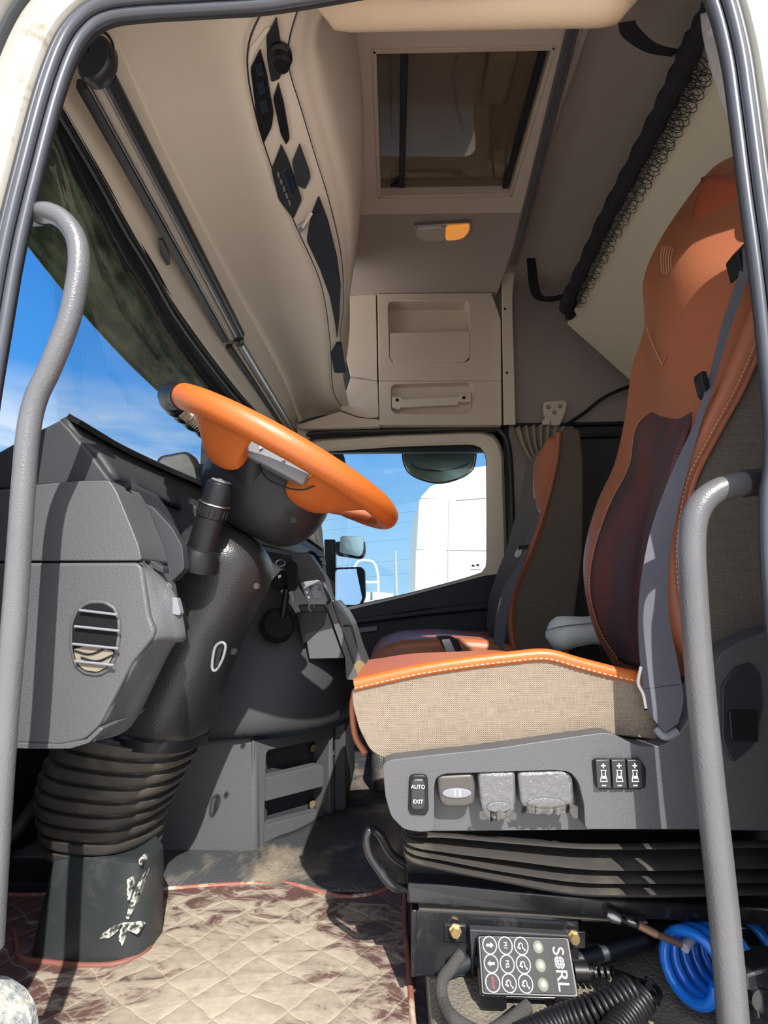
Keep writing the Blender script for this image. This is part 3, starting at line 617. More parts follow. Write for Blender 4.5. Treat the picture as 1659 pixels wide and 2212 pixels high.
# padded roll above the door opening
pr = thing('roof_pad', P(1030, 40, .62), 'long padded beige roll under the roof edge at the top of the picture', 'padded roll')
c = MB(); loops = []
for k in range(21):
    t = k / 20; x = 684 + (1376 - 684) * t; e = min(1, math.sin(math.pi * min(1, max(0, min(t, 1 - t) * 14)) / 2) * .9 + .1)
    c0 = P(x, 26 - 12 * t, .62); rz = .030 * e
    loops.append([c0 + V((0, .03 * e * math.cos(2 * math.pi * j / 16), rz * math.sin(2 * math.pi * j / 16) + (.012 - .000 * t))) for j in range(16)])
c.loft(loops).build('pad_cover', mat('beige_vinyl', (0.62, 0.48, 0.33), 0.55, bump=('leather', 500, 0.0003), var=(6, (0.5, .38, .26), .6)), pr)
MB().box(P(1050, -75, .66), (0.66, .02, .12)).build('roof_edge_panel', m_creamL, pr, bevel=.004)
# black near-roof structure above the pad and opening trim (top left)
tl = thing('trim_11', P(450, 20, .57), 'thin grey and cream trim along the upper door opening', 'trim', None, STR)
MB().tube(cr([P(x, y, .565) for x, y in ((205, 60), (240, 38), (330, 28), (470, 12), (610, 2), (720, -4))], 5), .006, 10).build('opening_trim', m_rubl, tl)
MB().patch([[P(x, y, .58) for x, y in ((200, 62), (250, 44), (400, 26), (560, 10), (720, 2), (900, -20))], [PZ(225, 60, 1.46), PZ(300, 40, 1.47), PZ(420, 30, 1.5), PZ(570, 22, 1.52), PZ(700, 30, 1.56), PZ(900, 10, 1.6)]], 5, 3).build('edge_lining', m_creamL, tl)
# ================================================================ DASHBOARD
ds = thing('dashboard', P(300, 1500, .9), 'dark grey grained dashboard with side air vent and centre panel', 'dashboard')
YB = .66
slab('lower_side_panel', m_dash, [(-60, 1216), (292, 1215), (306, 1220), (322, 1330), (334, 1362), (330, 1378), (285, 1432), (250, 1500), (212, 1572), (182, 1600), (130, 1612), (-60, 1603)], YB, .10, ds, r=10, bevel=.007)
b_ = slab('vent_border', m_dash, [(150, 1345), (163, 1312), (190, 1296), (225, 1296), (250, 1312), (260, 1345), (258, 1385), (250, 1425), (235, 1450), (212, 1462), (180, 1458), (158, 1440), (148, 1400)], YB - .003, .01, ds, r=10, bevel=.002)
slab('vent_opening', m_matte, [(156, 1348), (168, 1318), (192, 1303), (223, 1303), (245, 1317), (253, 1345), (251, 1385), (243, 1422), (230, 1443), (210, 1454), (182, 1450), (164, 1434), (155, 1400)], YB - .0042, .004, ds, r=10, bevel=.0005)  # solid plate; the darkness inside the vent is put into its black
m_duct = mat('beige_duct', (0.20, 0.175, 0.13), .8)
slab('duct_liner', m_duct, [(158, 1402), (200, 1392), (246, 1408), (240, 1424), (230, 1441), (210, 1452), (182, 1448), (165, 1432)], YB - .005, .004, ds, r=6, bevel=.0005)
for k, (x0, y0, x1, y1) in enumerate(((172, 1318, 254, 1328), (161, 1353, 259, 1363), (157, 1391, 256, 1401), (162, 1428, 246, 1437))):
    MB().tube([P(x0, y0, YB - .009), P(x1, y1, YB - .009)], .0017, 8).build('vent_slat', m_btn, ds)
for x, y in ((160, 1405), (175, 1420)):
    MB().tube(cr([P(x, y, YB - .0062), P(x + 35, y + 8, YB - .0062), P(x + 75, y - 8, YB - .0062)], 5), .0012, 6).build('duct_rib', m_black, ds)
slab('upper_side_panel', m_dash, [(-60, 1064), (20, 1056), (75, 1047), (165, 1039), (236, 1037), (252, 1062), (280, 1130), (298, 1175), (306, 1211), (-60, 1212)], YB + .001, .08, ds, r=8, bevel=.006)
slab('panel_backing', m_black, [(-60, 1050), (230, 1045), (300, 1205), (318, 1340), (325, 1370), (278, 1430), (180, 1596), (-60, 1600)], YB + .012, .13, ds, bevel=.002)
slab('lower_edge_trim', m_dash, [(-60, 1603), (8, 1603), (130, 1608), (185, 1598), (215, 1570), (222, 1576), (190, 1606), (150, 1618), (60, 1618), (-60, 1613)], YB - .002, .11, ds, r=3, bevel=.002)
# rear-facing flank with the lamp switch buttons
fl = [(306, 1213, .66), (352, 1248, .69), (386, 1296, .70), (402, 1368, .71), (396, 1386, .715), (372, 1400, .725), (300, 1545, .75), (262, 1585, .74), (210, 1598, .68)]
f2 = [(300, 1218, .665), (316, 1290, .665), (322, 1330, .665), (333, 1364, .665), (330, 1380, .665), (310, 1400, .665), (262, 1480, .665), (225, 1555, .665), (190, 1598, .665)]
MB().patch([[P(*p) for p in f2], [P((a[0] + b_[0]) / 2 + 2, (a[1] + b_[1]) / 2, (a[2] + b_[2]) / 2 - .004) for a, b_ in zip(f2, fl)], [P(*p) for p in fl], [P(a[0], a[1], a[2]) + V((-.06, .06, -.01)) for a in fl]], 5, 4).build('side_flank', m_dash, ds, solid=.004)
for a in (((333, 1245), (362, 1262), (368, 1285), (352, 1282), (338, 1270)), ((336, 1272), (352, 1284), (358, 1305), (350, 1322), (342, 1300)), ((354, 1286), (382, 1292), (390, 1325), (386, 1330), (360, 1322))):
    slab('switch_button', m_btn, list(a), .685, .012, ds, r=3, bevel=.003)
MB().prism([P(x, y, .69) for x, y in ((305, 1200), (322, 1208), (352, 1226), (352, 1238), (340, 1234), (306, 1212))], (0, .02, 0)).build('edge_clip', m_dashd, ds, bevel=.001)
# cowl peak and dash top
c = MB().prism([P(x, y, .672) for x, y in ((-80, 1040), (-20, 985), (60, 940), (130, 906), (150, 925), (200, 985), (240, 1040), (60, 1052), (-80, 1066))], (0, .10, 0))
c.build('cowl_peak', m_dashd, ds, bevel=.004)
A = [P(130, 907, .68), P(240, 968, .82), P(340, 1013, .98), P(440, 1055, 1.2), P(610, 1133, 1.75), P(690, 1185, 2.4)]
Bq = [P(200, 985, .68), P(290, 1030, .82), P(380, 1070, .98), P(470, 1110, 1.2), P(625, 1170, 1.75), P(697, 1205, 2.38)]
Cq = [P(238, 1040, .68), P(300, 1065, .80), P(395, 1110, .98), P(480, 1160, 1.2), P(632, 1195, 1.75), P(700, 1222, 2.36)]
MB().patch([A, [(a + b_) / 2 + V((0, 0, -.01)) for a, b_ in zip(A, Bq)], Bq, Cq], 6, 3).build('dash_top', m_dashd, ds, solid=.01)
ribbon(MB(), [p + V((0.01, 0, .006)) for p in A], [p + V((.028, 0, -.004)) for p in A], 6, .004).build('windscreen_seal', m_black, ds)
ribbon(MB(), [p.lerp(q, .45) + V((0, 0, -.004)) for p, q in zip(A, Bq)], [p.lerp(q, .7) + V((0, 0, -.004)) for p, q in zip(A, Bq)], 6, .002).build('demister_slot', m_black, ds)
# instrument hood and cluster flank
MB().patch([[P(238, 1038, .69), P(290, 1048, .74), P(340, 1068, .80)], [P(262, 1085, .69), P(320, 1105, .77), P(378, 1125, .84)], [P(285, 1150, .69), P(340, 1170, .77), P(400, 1190, .84)], [P(305, 1212, .69), P(345, 1235, .74), P(392, 1290, .80)]], 6, 6).build('instrument_hood', m_dashd, ds, solid=.01)
slab('cluster_flank', m_dashd, [(285, 1075), (330, 1095), (372, 1140), (394, 1180), (398, 1230), (370, 1258), (330, 1210), (298, 1150)], .745, .02, ds, r=8, bevel=.004)
MB().lathe(P(272, 1052, .70), (.3, 1, .2), [(.006, -.004), (.006, .004)]).build('screw', m_black, ds)
MB().prism([P(x, y, .95) for x, y in ((235, 1042), (330, 1055), (440, 1100), (500, 1130), (560, 1200), (500, 1320), (300, 1320), (260, 1200))], (0, .03, 0)).build('cluster_back', m_dashd, ds, bevel=.003)
# centre panel facing the driver
R = [[(420, 1165, 1.22), (520, 1180, 1.24), (600, 1195, 1.28), (665, 1205, 1.45)],
     [(420, 1300, 1.20), (540, 1300, 1.22), (625, 1310, 1.27), (712, 1290, 1.44)],
     [(420, 1420, 1.18), (560, 1420, 1.20), (680, 1420, 1.26), (768, 1405, 1.42)],
     [(420, 1510, 1.17), (580, 1515, 1.19), (700, 1510, 1.26), (778, 1475, 1.42)],
     [(420, 1596, 1.175), (560, 1588, 1.19), (690, 1572, 1.27), (757, 1545, 1.43)]]
rows = [[P(*p) for p in r] for r in R]
rows.append([p + V((-.02, .10, .0)) for p in rows[-1]])
MB().patch(rows, 8, 6).build('centre_panel', m_dashd, ds, solid=.02)
slab('tray_floor', m_dash, [(652, 1325), (706, 1318), (744, 1422), (668, 1424)], 1.235, .02, ds, bevel=.002)
slab('tray_lip', m_dash, [(706, 1310), (716, 1300), (775, 1470), (748, 1468), (745, 1420)], 1.225, .03, ds, r=3, bevel=.004)
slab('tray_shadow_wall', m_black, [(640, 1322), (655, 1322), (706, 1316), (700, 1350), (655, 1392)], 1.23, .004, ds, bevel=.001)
slab('console_edge', m_dash, [(716, 1296), (742, 1326), (756, 1352), (775, 1412), (790, 1450), (775, 1472), (750, 1400)], 1.24, .20, ds, r=5, bevel=.006)
MB().tube([P(742, 1352, 1.238), P(757, 1352, 1.238)], .002, 8).build('edge_slit', m_black, ds)
MB().lathe(P(776, 1445, 1.235), (-.2, 1, .1), [(.016, 0), (.018, .003), (.018, .01)]).build('socket_ring', m_brass, ds)
slab('dash_end_cap', m_dash, [(622, 1196), (664, 1192), (700, 1245), (716, 1300), (655, 1320), (612, 1290)], 1.34, .1, ds, r=6, bevel=.005)
# lower centre console with two slots
lc = thing('centre_console', P(540, 1860, 1.25), 'grey lower centre console with two open cubby slots above the floor', 'console')
pB, pD = P(545, 1870, 1.21), P(722, 1782, 1.41); pA = P(150, 1870, 1.21)
e = (pD - pB); e.z = 0; nS = V((-e.y, e.x, 0)).normalized()
if nS.y < 0: nS = -nS
MB().prism(px([(150, 1600), (440, 1598), (535, 1592), (556, 1600), (556, 1868), (330, 1872), (150, 1872)], 1.205), (0, .1, 0)).build('front_face', m_dash, lc, bevel=.012, seg=4)
def sl(name, m, pts, t, d=0, r=0, bevel=.003): return pslab(name, m, pts, pB + nS * d, nS, t, lc, r=r, bevel=bevel)
zt = [(546, 1598), (560, 1598), (720, 1566), (722, 1580), (722, 1784), (700, 1795), (560, 1866), (546, 1866)]
c = MB(); n = 64
def pholed(outer, hole, r, d, t):
    ins = resample([V((*p, 0)) for p in rp(hole, r, 4)], n); cx = sum(p.x for p in ins) / n; cy = sum(p.y for p in ins) / n; out = []
    for p in ins:
        dx, dy = p.x - cx, p.y - cy; best = None
        for i in range(len(outer)):
            (x1, y1), (x2, y2) = outer[i], outer[(i + 1) % len(outer)]; ex, ey = x2 - x1, y2 - y1; den = dx * ey - dy * ex
            if abs(den) < 1e-9: continue
            t_ = ((x1 - cx) * ey - (y1 - cy) * ex) / den; u_ = ((x1 - cx) * dy - (y1 - cy) * dx) / den
            if t_ > 0 and -1e-6 <= u_ <= 1 + 1e-6 and (best is None or t_ < best): best = t_
        out.append((cx + dx * (best or 1), cy + dy * (best or 1)))
    for cxy in outer:
        k = min(range(n), key=lambda i: (out[i][0] - cxy[0]) ** 2 + (out[i][1] - cxy[1]) ** 2); out[k] = cxy
    L0 = [PP(p.x, p.y, pB + nS * d, nS) for p in ins]; L1 = [PP(x, y, pB + nS * d, nS) for x, y in out]
    return [[p + nS * t for p in L0], L0, L1, [p + nS * t for p in L1]]
outer = [(546, 1600), (562, 1598), (640, 1586), (720, 1566), (722, 1784), (640, 1830), (560, 1866), (546, 1868)]
hole = [(576, 1622), (712, 1594), (712, 1776), (690, 1792), (570, 1852)]
c.loft(pholed(outer, hole, 8, 0, .07), True, False).build('slot_frame', m_dash, lc, bevel=.003)
sl('recess_back', m_dashd, [(560, 1610), (715, 1580), (715, 1790), (560, 1860)], .01, .06)
sl('shelf_front', m_dash, [(570, 1682), (694, 1652), (700, 1656), (700, 1696), (694, 1700), (570, 1732)], .03, .006, 2)
sl('shelf_front', m_dash, [(567, 1785), (694, 1752), (698, 1756), (698, 1788), (690, 1794), (600, 1836), (567, 1852)], .03, .006, 2)
for x, y in ((675, 1616), (673, 1737)):
    cc = PP(x, y, pB + nS * .056, nS)
    MB().box(cc, (.02, .006, .022), Matrix.Rotation(math.atan2(e.y, e.x), 3, 'Z')).build('nut_plate', m_black, lc)
    MB().lathe(cc - nS * .004, nS, [(.004, 0), (.0095, 0), (.0095, .004), (.004, .004)], 18).build('brass_nut', m_brass, lc)
q = P(722, 1700, 1.42)
MB().prism([P(x, y, 1.42) for x, y in ((722, 1570), (746, 1560), (748, 1745), (722, 1786))], (0.0, .3, 0)).build('console_flank', m_dashd, lc, bevel=.004)

# dash vents on the far side, sat behind the wheel
dv = thing('air_vent', P(680, 1225, 1.6), 'black round louvred air vent on top of the passenger dash', 'air vent')
ctr = P(680, 1222, 1.5)
MB().lathe(ctr, (.9, -.4, .25), [(.02, -.05), (.045, -.02), (.047, 0), (.040, .002), (.038, -.01)], 24).build('vent_ring', m_dashd, dv)
for k in range(5):
    MB().box(ctr + V((.002, 0, -.028 + k * .014)), (.01, .074, .003), Matrix.Rotation(-.4, 3, 'Z')).build('vent_slat', m_black, dv, bevel=.0006)
dv2 = thing('cup_vent', P(703, 1262, 1.5), 'silver and black ring shaped outlet on the passenger dash edge', 'outlet')
MB().lathe(P(698, 1268, 1.5), (.5, -.5, .7), [(.0, -.04), (.03, -.04), (.036, -.01), (.034, 0), (.0, .0)], 24).build('outlet_body', m_black, dv2)
MB().lathe(P(698, 1262, 1.5), (.5, -.5, .7), [(.031, 0), (.037, 0), (.037, .006), (.031, .006)], 24).build('outlet_ring', m_alu, dv2)
wb = MB().lathe(P(705, 1303, 1.38), (.4, -.3, .8), [(.0, -.03), (.022, -.03), (.03, -.01), (.03, .0), (.02, .01), (0, .01)], 20).build('milky_cap', mat('milky_plastic', (.55, .56, .53), .5)); tag(wb, 'round milky grey lid on the dash edge behind the small display', 'lid')
# phone mount and little display
pm = thing('phone_mount', P(605, 1390, 1.15), 'black phone holder on a suction foot below the steering wheel', 'phone holder')
slab('cradle', m_matte, [(578, 1262), (608, 1230), (622, 1236), (624, 1262), (596, 1278)], 1.14, .03, pm, r=4, bevel=.003)
slab('clamp_arm', m_matte, [(616, 1222), (625, 1211), (637, 1213), (641, 1225), (640, 1270), (632, 1278), (620, 1272)], 1.12, .02, pm, r=5, bevel=.003)
MB().tube([P(620, 1270, 1.14), P(611, 1330, 1.16)], .0085).build('stem', m_black, pm)
MB().tube([P(628, 1278, 1.13), P(634, 1300, 1.13)], .006).build('thumb_lever', m_btn, pm)
MB().lathe(P(600, 1350, 1.17), (.3, -1, .2), [(0, .022), (.030, .02), (.038, .006), (.040, -.012), (.03, -.02)], 24).build('suction_foot', m_matte, pm)
MB().tube([P(606 + 10 * math.cos(a * .5), 1216 + 7 * math.sin(a * .5), 1.13) for a in range(13)], .0012, 6).build('key_ring', m_alu, pm)
slab('mount_label', m_white, [(601, 1243), (607, 1241), (607, 1247), (601, 1249)], 1.138, .001, pm, bevel=0)
slab('foot_base', m_black, [(575, 1318), (590, 1316), (612, 1375), (600, 1392), (585, 1372)], 1.19, .02, pm, r=5, bevel=.003)
gp = thing('dash_display', P(680, 1300, 1.2), 'small clear cased display unit clipped on the dash tray', 'display')
q0 = [(648, 1258), (688, 1252), (706, 1298), (704, 1306), (670, 1306), (664, 1302)]
slab('case', m_btn, q0, 1.19, .018, gp, r=4, bevel=.002)
slab('screen', m_screen, [(666, 1266), (688, 1263), (700, 1290), (678, 1294)], 1.186, .004, gp, r=2, bevel=.0005)
for k in range(3):
    slab('key', m_chrome, [(655 + k * 4, 1266 + 11 * k), (660 + k * 4, 1265 + 11 * k), (662 + k * 4, 1270 + 11 * k), (657 + k * 4, 1271 + 11 * k)], 1.186, .003, gp, bevel=.0004)
MB().tube([P(672, 1312, 1.2) + V((.006 * math.cos(a * .45), 0, .008 * math.sin(a * .45))) for a in range(12)], .002, 6).build('lanyard_loop', m_alu, gp)
slab('display_bracket', m_black, [(645, 1306), (700, 1306), (704, 1322), (648, 1322)], 1.2, .03, gp, bevel=.002)

# ================================================================ STEERING COLUMN
YW = .92
sc_ = thing('steering_column', PZ(185, 2052, .0), 'black steering column with ribbed rubber bellows on a tapered floor boot', 'steering column')
def ring_(L_, R_, Y, ry, e=2.4, n=40, tilt=0, near=0, flat=False):
    a, b_ = P(L_[0], L_[1], Y - ry * near), P(R_[0], R_[1], Y - ry * near); b_.x = P(R_[0], R_[1], Y + ry * near).x if (R_[0] < 829 and not flat) else b_.x; a.y = Y; b_.y = Y; c = (a + b_) / 2; u = (b_ - a) / 2; out = []
    nrm = u.cross(V((0, 1, 0))).normalized(); w_ = V((0, 1, 0)) * ry + V((0, 0, 1)) * tilt * ry
    for k in range(n):
        t = 2 * math.pi * k / n; x = math.cos(t); y = math.sin(t)
        x = math.copysign(abs(x) ** (2 / e), x); y = math.copysign(abs(y) ** (2 / e), y)
        if flat and y > 0 and x > 0: x *= 1 - .68 * y
        out.append(c + u * x + w_ * y)
    return out
base = [((48, 2080), (312, 2074), .962, .075), ((64, 2010), (314, 2006), .960, .074), ((87, 1915), (317, 1912), .955, .072), ((104, 1838), (319, 1864), .950, .066), ((110, 1828), (311, 1856), .950, .060), ((116, 1824), (298, 1850), .950, .05)]
MB().loft([ring_(a, b_, Y, r, 4.2, near=.85, flat=True) for a, b_, Y, r in base]).build('boot_base', m_base, sc_, ang=.9)
m_scr = mat('white_scuff', (.42, .42, .38), .8, dirt=(90, (.03, .035, .036), .46, .54))
for sc_p in ([(214, 2028), (222, 2016), (240, 2004), (262, 1996), (258, 2008), (244, 2020), (230, 2030)], [(262, 1996), (290, 2002), (302, 2012), (296, 2018), (276, 2010)], [(266, 2000), (272, 2020), (264, 2044), (256, 2030), (258, 2010)], [(272, 1984), (280, 1950), (300, 1905), (312, 1885), (302, 1920), (290, 1960), (278, 1986)], [(274, 1900), (284, 1896), (288, 1912), (280, 1946), (275, 1948)], [(300, 1855), (308, 1860), (306, 1870), (300, 1866)]):
    slab('white_scuff', m_scr, sc_p, .884, .02, sc_, r=2, bevel=0)
# white scuffs: thin paint-like scrapes on the front-right of the base
bel = []
nb = 9
for k in range(nb + 1):
    t = k / nb
    Lx, Ly = 108 - 12 * math.sin(t * 3.1) + (1 - t) * 2 + 150 * max(0, t - .45) ** 1.6 * .9, 1828 - t * 268
    Rx, Ry = 318 + 124 * t - 4 + 26 * max(0, 1 - 3 * t), 1852 - t * 244 + 0
    bel.append((Lx, Ly, Rx, Ry))
loops = []
for k in range(nb):
    a, b_ = bel[k], bel[k + 1]
    for s_, f, g in ((0.0, .945, .0), (.14, .985, 0), (.42, 1.012, 0), (.68, 1.0, 0), (.80, .93, 0), (.92, .905, 0)):
        L1 = (a[0] + (b_[0] - a[0]) * s_, a[1] + (b_[1] - a[1]) * s_); R1 = (a[2] + (b_[2] - a[2]) * s_, a[3] + (b_[3] - a[3]) * s_)
        cx, cy = (L1[0] + R1[0]) / 2, (L1[1] + R1[1]) / 2
        L1 = (cx + (L1[0] - cx) * f, cy + (L1[1] - cy) * f); R1 = (cx + (R1[0] - cx) * f, cy + (R1[1] - cy) * f)
        loops.append(ring_(L1, R1, .985 - .035 * (k + s_) / nb, (.118 if f > .94 else .108) * (.80 + .18 * min(1, (k + s_) / 3)), 2.6, 44, tilt=-.12, near=.22))
MB().loft(loops).build('rubber_bellows', m_boot, sc_, ang=1.2)
COLS = [((262, 1585), (440, 1612), .92, .100), ((268, 1566), (446, 1592), .92, .102), ((290, 1520), (462, 1545), .92, .104), ((325, 1420), (500, 1440), .92, .10), ((355, 1320), (545, 1335), .92, .098), ((364, 1262), (578, 1275), .92, .098),
       ((360, 1232), (590, 1235), .92, .10), ((372, 1195), (588, 1205), .92, .096), ((405, 1150), (575, 1185), .92, .082), ((440, 1125), (560, 1165), .92, .06), ((470, 1130), (540, 1155), .92, .03)]
MB().loft([ring_(a, b_, Y + .03 * max(0, 1 - i / 6), r, 2.6, 44, -.1, near=.2) for i, (a, b_, Y, r) in enumerate(COLS)]).build('column_shroud', m_col, sc_, ang=1.2, sub=1)
cl_ = [((255, 1600), (444, 1625), .92, .108), ((259, 1578), (450, 1604), .92, .110), ((262, 1572), (450, 1598), .92, .106)]
MB().loft([ring_(a, b_, Y + .03, r, 2.5, 44, -.12, near=.3) for a, b_, Y, r in cl_]).build('shroud_collar', m_black, sc_)
def onf(x, y, Y=.815): return P(x, y, Y)
MB().tube(rp3 := cr([onf(458, 1440), onf(464, 1400), onf(478, 1388), onf(487, 1396), onf(480, 1425), onf(466, 1448)], 5, True), .0022, 8, True).build('adjuster_slot_rim', m_btn, sc_)
slab('adjuster_lever', m_black, [(464, 1440), (470, 1402), (480, 1394), (478, 1410), (470, 1442)], .812, .01, sc_, r=2, bevel=.001)
for x, y, Y in ((553, 1266, .83), (503, 1408, .83)): MB().lathe(P(x, y, Y), (0.3, 1, 0), [(.005, 0), (.005, .006)], 12).build('screw', m_chrome, sc_)
# stalk with horn button
st = thing('indicator_stalk', P(425, 1205, .80), 'black indicator stalk with a horn symbol on its grey tip', 'stalk')
a, b_ = P(428, 1212, .80), P(478, 1040, .775); ax = (b_ - a); LN = ax.length
MB().lathe(a, ax, [(.034, -.012), (.033, .004), (.026, .02), (.0225, .022), (.022, LN * .55), (.0235, LN * .56), (.0235, LN * .70), (.0225, LN * .705)], 28).build('stalk_body', m_black, st, ang=.5)
MB().lathe(a, ax, [(.0235, LN * .705), (.0245, LN * .71), (.0245, LN * .725), (.022, LN * .73)], 28).build('chrome_ring', m_chrome, st)
MB().lathe(a, ax, [(.0215, LN * .73), (.0205, LN * .96), (.019, LN * .985), (.016, LN)], 28).build('stalk_tip', m_black, st, ang=.5)
MB().lathe(a, ax, [(.0155, LN * .995), (.0155, LN * 1.012), (.013, LN * 1.018)], 28).build('horn_button', m_btn, st)
for k in range(18):
    t = k / 18 * 2 * math.pi; axn = ax.normalized(); u = axn.cross(V((0, 1, 0))).normalized(); w_ = axn.cross(u)
    p_ = a + axn * LN * .63 + (u * math.cos(t) + w_ * math.sin(t)) * .0238
    MB().tube([p_ - axn * LN * .05, p_ + axn * LN * .05], .0012, 5).build('grip_rib', m_black, st)
top_ = a + ax.normalized() * (LN * 1.0185)
axn = ax.normalized(); u = V((1, 0, 0)) - axn * axn.x; u.normalize(); w_ = axn.cross(u)
hs = [(-.006, -.001), (-.002, -.001), (.003, -.004), (.003, .004), (-.002, .001), (-.006, .001)]
MB().prism([top_ + u * x + w_ * y for x, y in hs], axn * .0005).build('horn_symbol', m_white, st, smooth=False)
MB().tube([top_ + u * (-.0035 + .003 * math.cos(k * .6)) + w_ * (.003 + .0022 * math.sin(k * .6)) + axn * .0004 for k in range(11)], .0005, 5).build('horn_symbol', m_white, st)

# ================================================================ STEERING WHEEL
cw = P(612, 1000, YW)
uE = (P(868, 1128, YW) - P(362, 868, YW)); uE.y = 0; uE.normalize(); vE = V((0, 1, 0)); nE = uE.cross(vE)
if nE.z < 0: nE = -nE
RW = .218
sw = thing('steering_wheel', cw, 'orange and black leather steering wheel with pale stitching', 'steering wheel')
def wp(a, r=RW, n_=0.0): return cw + (uE * math.cos(a) + vE * math.sin(a)) * r + nE * n_
def rim(name, m, a0, a1, r0=.021, steps=40, wavy=False, extra=0):
    pts = []; rr = []
    for k in range(steps + 1):
        a_ = a0 + (a1 - a0) * k / steps; pts.append(wp(a_, RW, .0)); rr.append((r0 + (.0022 * math.cos(k * 1.55) if wavy else 0)) + extra)
    return MB().tube(pts, rr, 20).build(name, m, sw)
D = math.radians
rim('rim_cover', m_orange, D(-128), D(25))                # near half (towards the door) is -90 deg
rim('rim_cover', m_orange, D(25), D(52))
rim('black_rim_grip', m_black, D(-128), D(-232), .021, 40, True)
rim('black_rim_grip', m_dash, D(52), D(80), .0215, 14)
rim('black_rim_grip', m_black, D(80), D(128), .0215, 24)
# stitching
def zig(name, a0, a1, k_, ph, w=.008):
    mb = MB(); pts = []
    for k in range(k_ * 2 + 1):
        a_ = a0 + (a1 - a0) * k / (k_ * 2); th = ph + (.34 if k % 2 else -.34)
        o = (uE * math.cos(a_) + vE * math.sin(a_)); pts.append(cw + o * (RW + math.cos(th) * .0235) + nE * math.sin(th) * .0235)
    return mb.tube(pts, .0012, 5).build(name, m_thread, sw)
zig('rim_stitching', D(-165), D(-222), 26, math.radians(190)); zig('rim_stitching', D(-166), D(-222), 26, math.radians(205))
zig('rim_stitching', D(28), D(52), 12, math.radians(190))
# hub, spokes
def wl_(u, v, n_): return cw + uE * u + vE * v + nE * n_
hubm = mat('hub_black_leather', (0.016, 0.017, 0.021), .45, spec=.3, bump=('leather', 600, .0002), rv=.1)
def ell(cu, cv, ru, rv_, h, n=40, e=2.4):
    out = []
    for k in range(n):
        t = 2 * math.pi * k / n; x, y = math.cos(t), math.sin(t)
        out.append(wl_(cu + math.copysign(abs(x) ** (2 / e), x) * ru, cv + math.copysign(abs(y) ** (2 / e), y) * rv_, h))
    return out
hub = [(-.01, 0, .06, .06, .008), (-.01, 0, .10, .095, .002), (-.01, 0, .118, .112, -.015), (-.005, 0, .122, .115, -.035), (.0, 0, .118, .110, -.07), (.0, 0, .108, .10, -.105), (.0, 0, .085, .082, -.135), (0, 0, .05, .05, -.148)]
MB().loft([ell(*h) for h in hub]).build('hub_cover', hubm, sw, ang=1.4, sub=1)
def spoke(name, m, a0, a1, r_in, r_out, w_in, w_out, drop, t_in=.016, t_out=.013):
    loops = []; K = 12
    for k in range(K + 1):
        t = k / K; ss = t * t * (3 - 2 * t); a_ = a0 + (a1 - a0) * t; r = r_in + (r_out - r_in) * t
        o = uE * math.cos(a_) + vE * math.sin(a_); q = -uE * math.sin(a_) + vE * math.cos(a_)
        w_ = w_in + (w_out - w_in) * (t * t); th = t_in + (t_out - t_in) * t; cpt = cw + o * r + nE * (drop * (1 - ss))
        loops.append([cpt + q * w_ * math.copysign(abs(math.cos(x)) ** .8, math.cos(x)) + nE * th * math.copysign(abs(math.sin(x)) ** .8, math.sin(x)) for x in [2 * math.pi * j / 20 for j in range(20)]])
    return MB().loft(loops).build(name, m, sw, ang=1.4)
spoke('leather_spoke', m_orange, D(-108), D(-104), .145, RW - .002, .042, .085, -.040, .03)
spoke('black_spoke', hubm, D(-116), D(-108), .07, .150, .055, .046, -.06, .05, .034)
spoke('leather_spoke', m_orange, D(-42), D(-36), .12, RW - .002, .046, .085, -.038, .026)
spoke('black_spoke', hubm, D(-42), D(-42), .07, .135, .05, .046, -.05, .045, .03)
spoke('black_spoke', hubm, D(146), D(146), .08, RW, .03, .04, -.03)
spoke('leather_spoke', m_brown, D(34), D(34), .09, RW, .03, .05, -.03)
# button pod between the near spokes
pod = [wl_(x, -.118 - .022 * math.cos(x * 12), -.018) for x in ()]
MB().loft([[wl_(-.032 + .124 * k / 12, -.152 - .012 * math.sin(math.pi * k / 12), h) for k in range(13)] + [wl_(.092 - .124 * k / 12, -.10 + .0 * k, h) for k in range(13)] for h in (-.010, -.036)]).build('button_pod', m_btn, sw, bevel=.004)
for x in (.006, .046):
    t0 = wl_(x, -.1665, -.012); MB().prism([t0, t0 + uE * .008, t0 + uE * .004 - nE * .007], -vE * .0006).build('arrow_symbol', m_white, sw, smooth=False)
MB().tube(cr([P(566, 990, .775), P(562, 1010, .775), P(580, 1036, .775), (P(620, 1054, .775)), P(655, 1058, .775), P(682, 1048, .775)], 6), .0014, 6).build('cable', m_black, sw)
MB().lathe(P(634, 1124, .815), (0, 1, 0), [(.0055, 0), (.0055, .01)]).build('screw_hole', m_black, sw)
# ================================================================ DRIVER SEAT
dsx = thing('driver_seat', (.25, .95, .06), 'tall driver seat in brown leather and beige woven fabric with orange piping', 'seat')
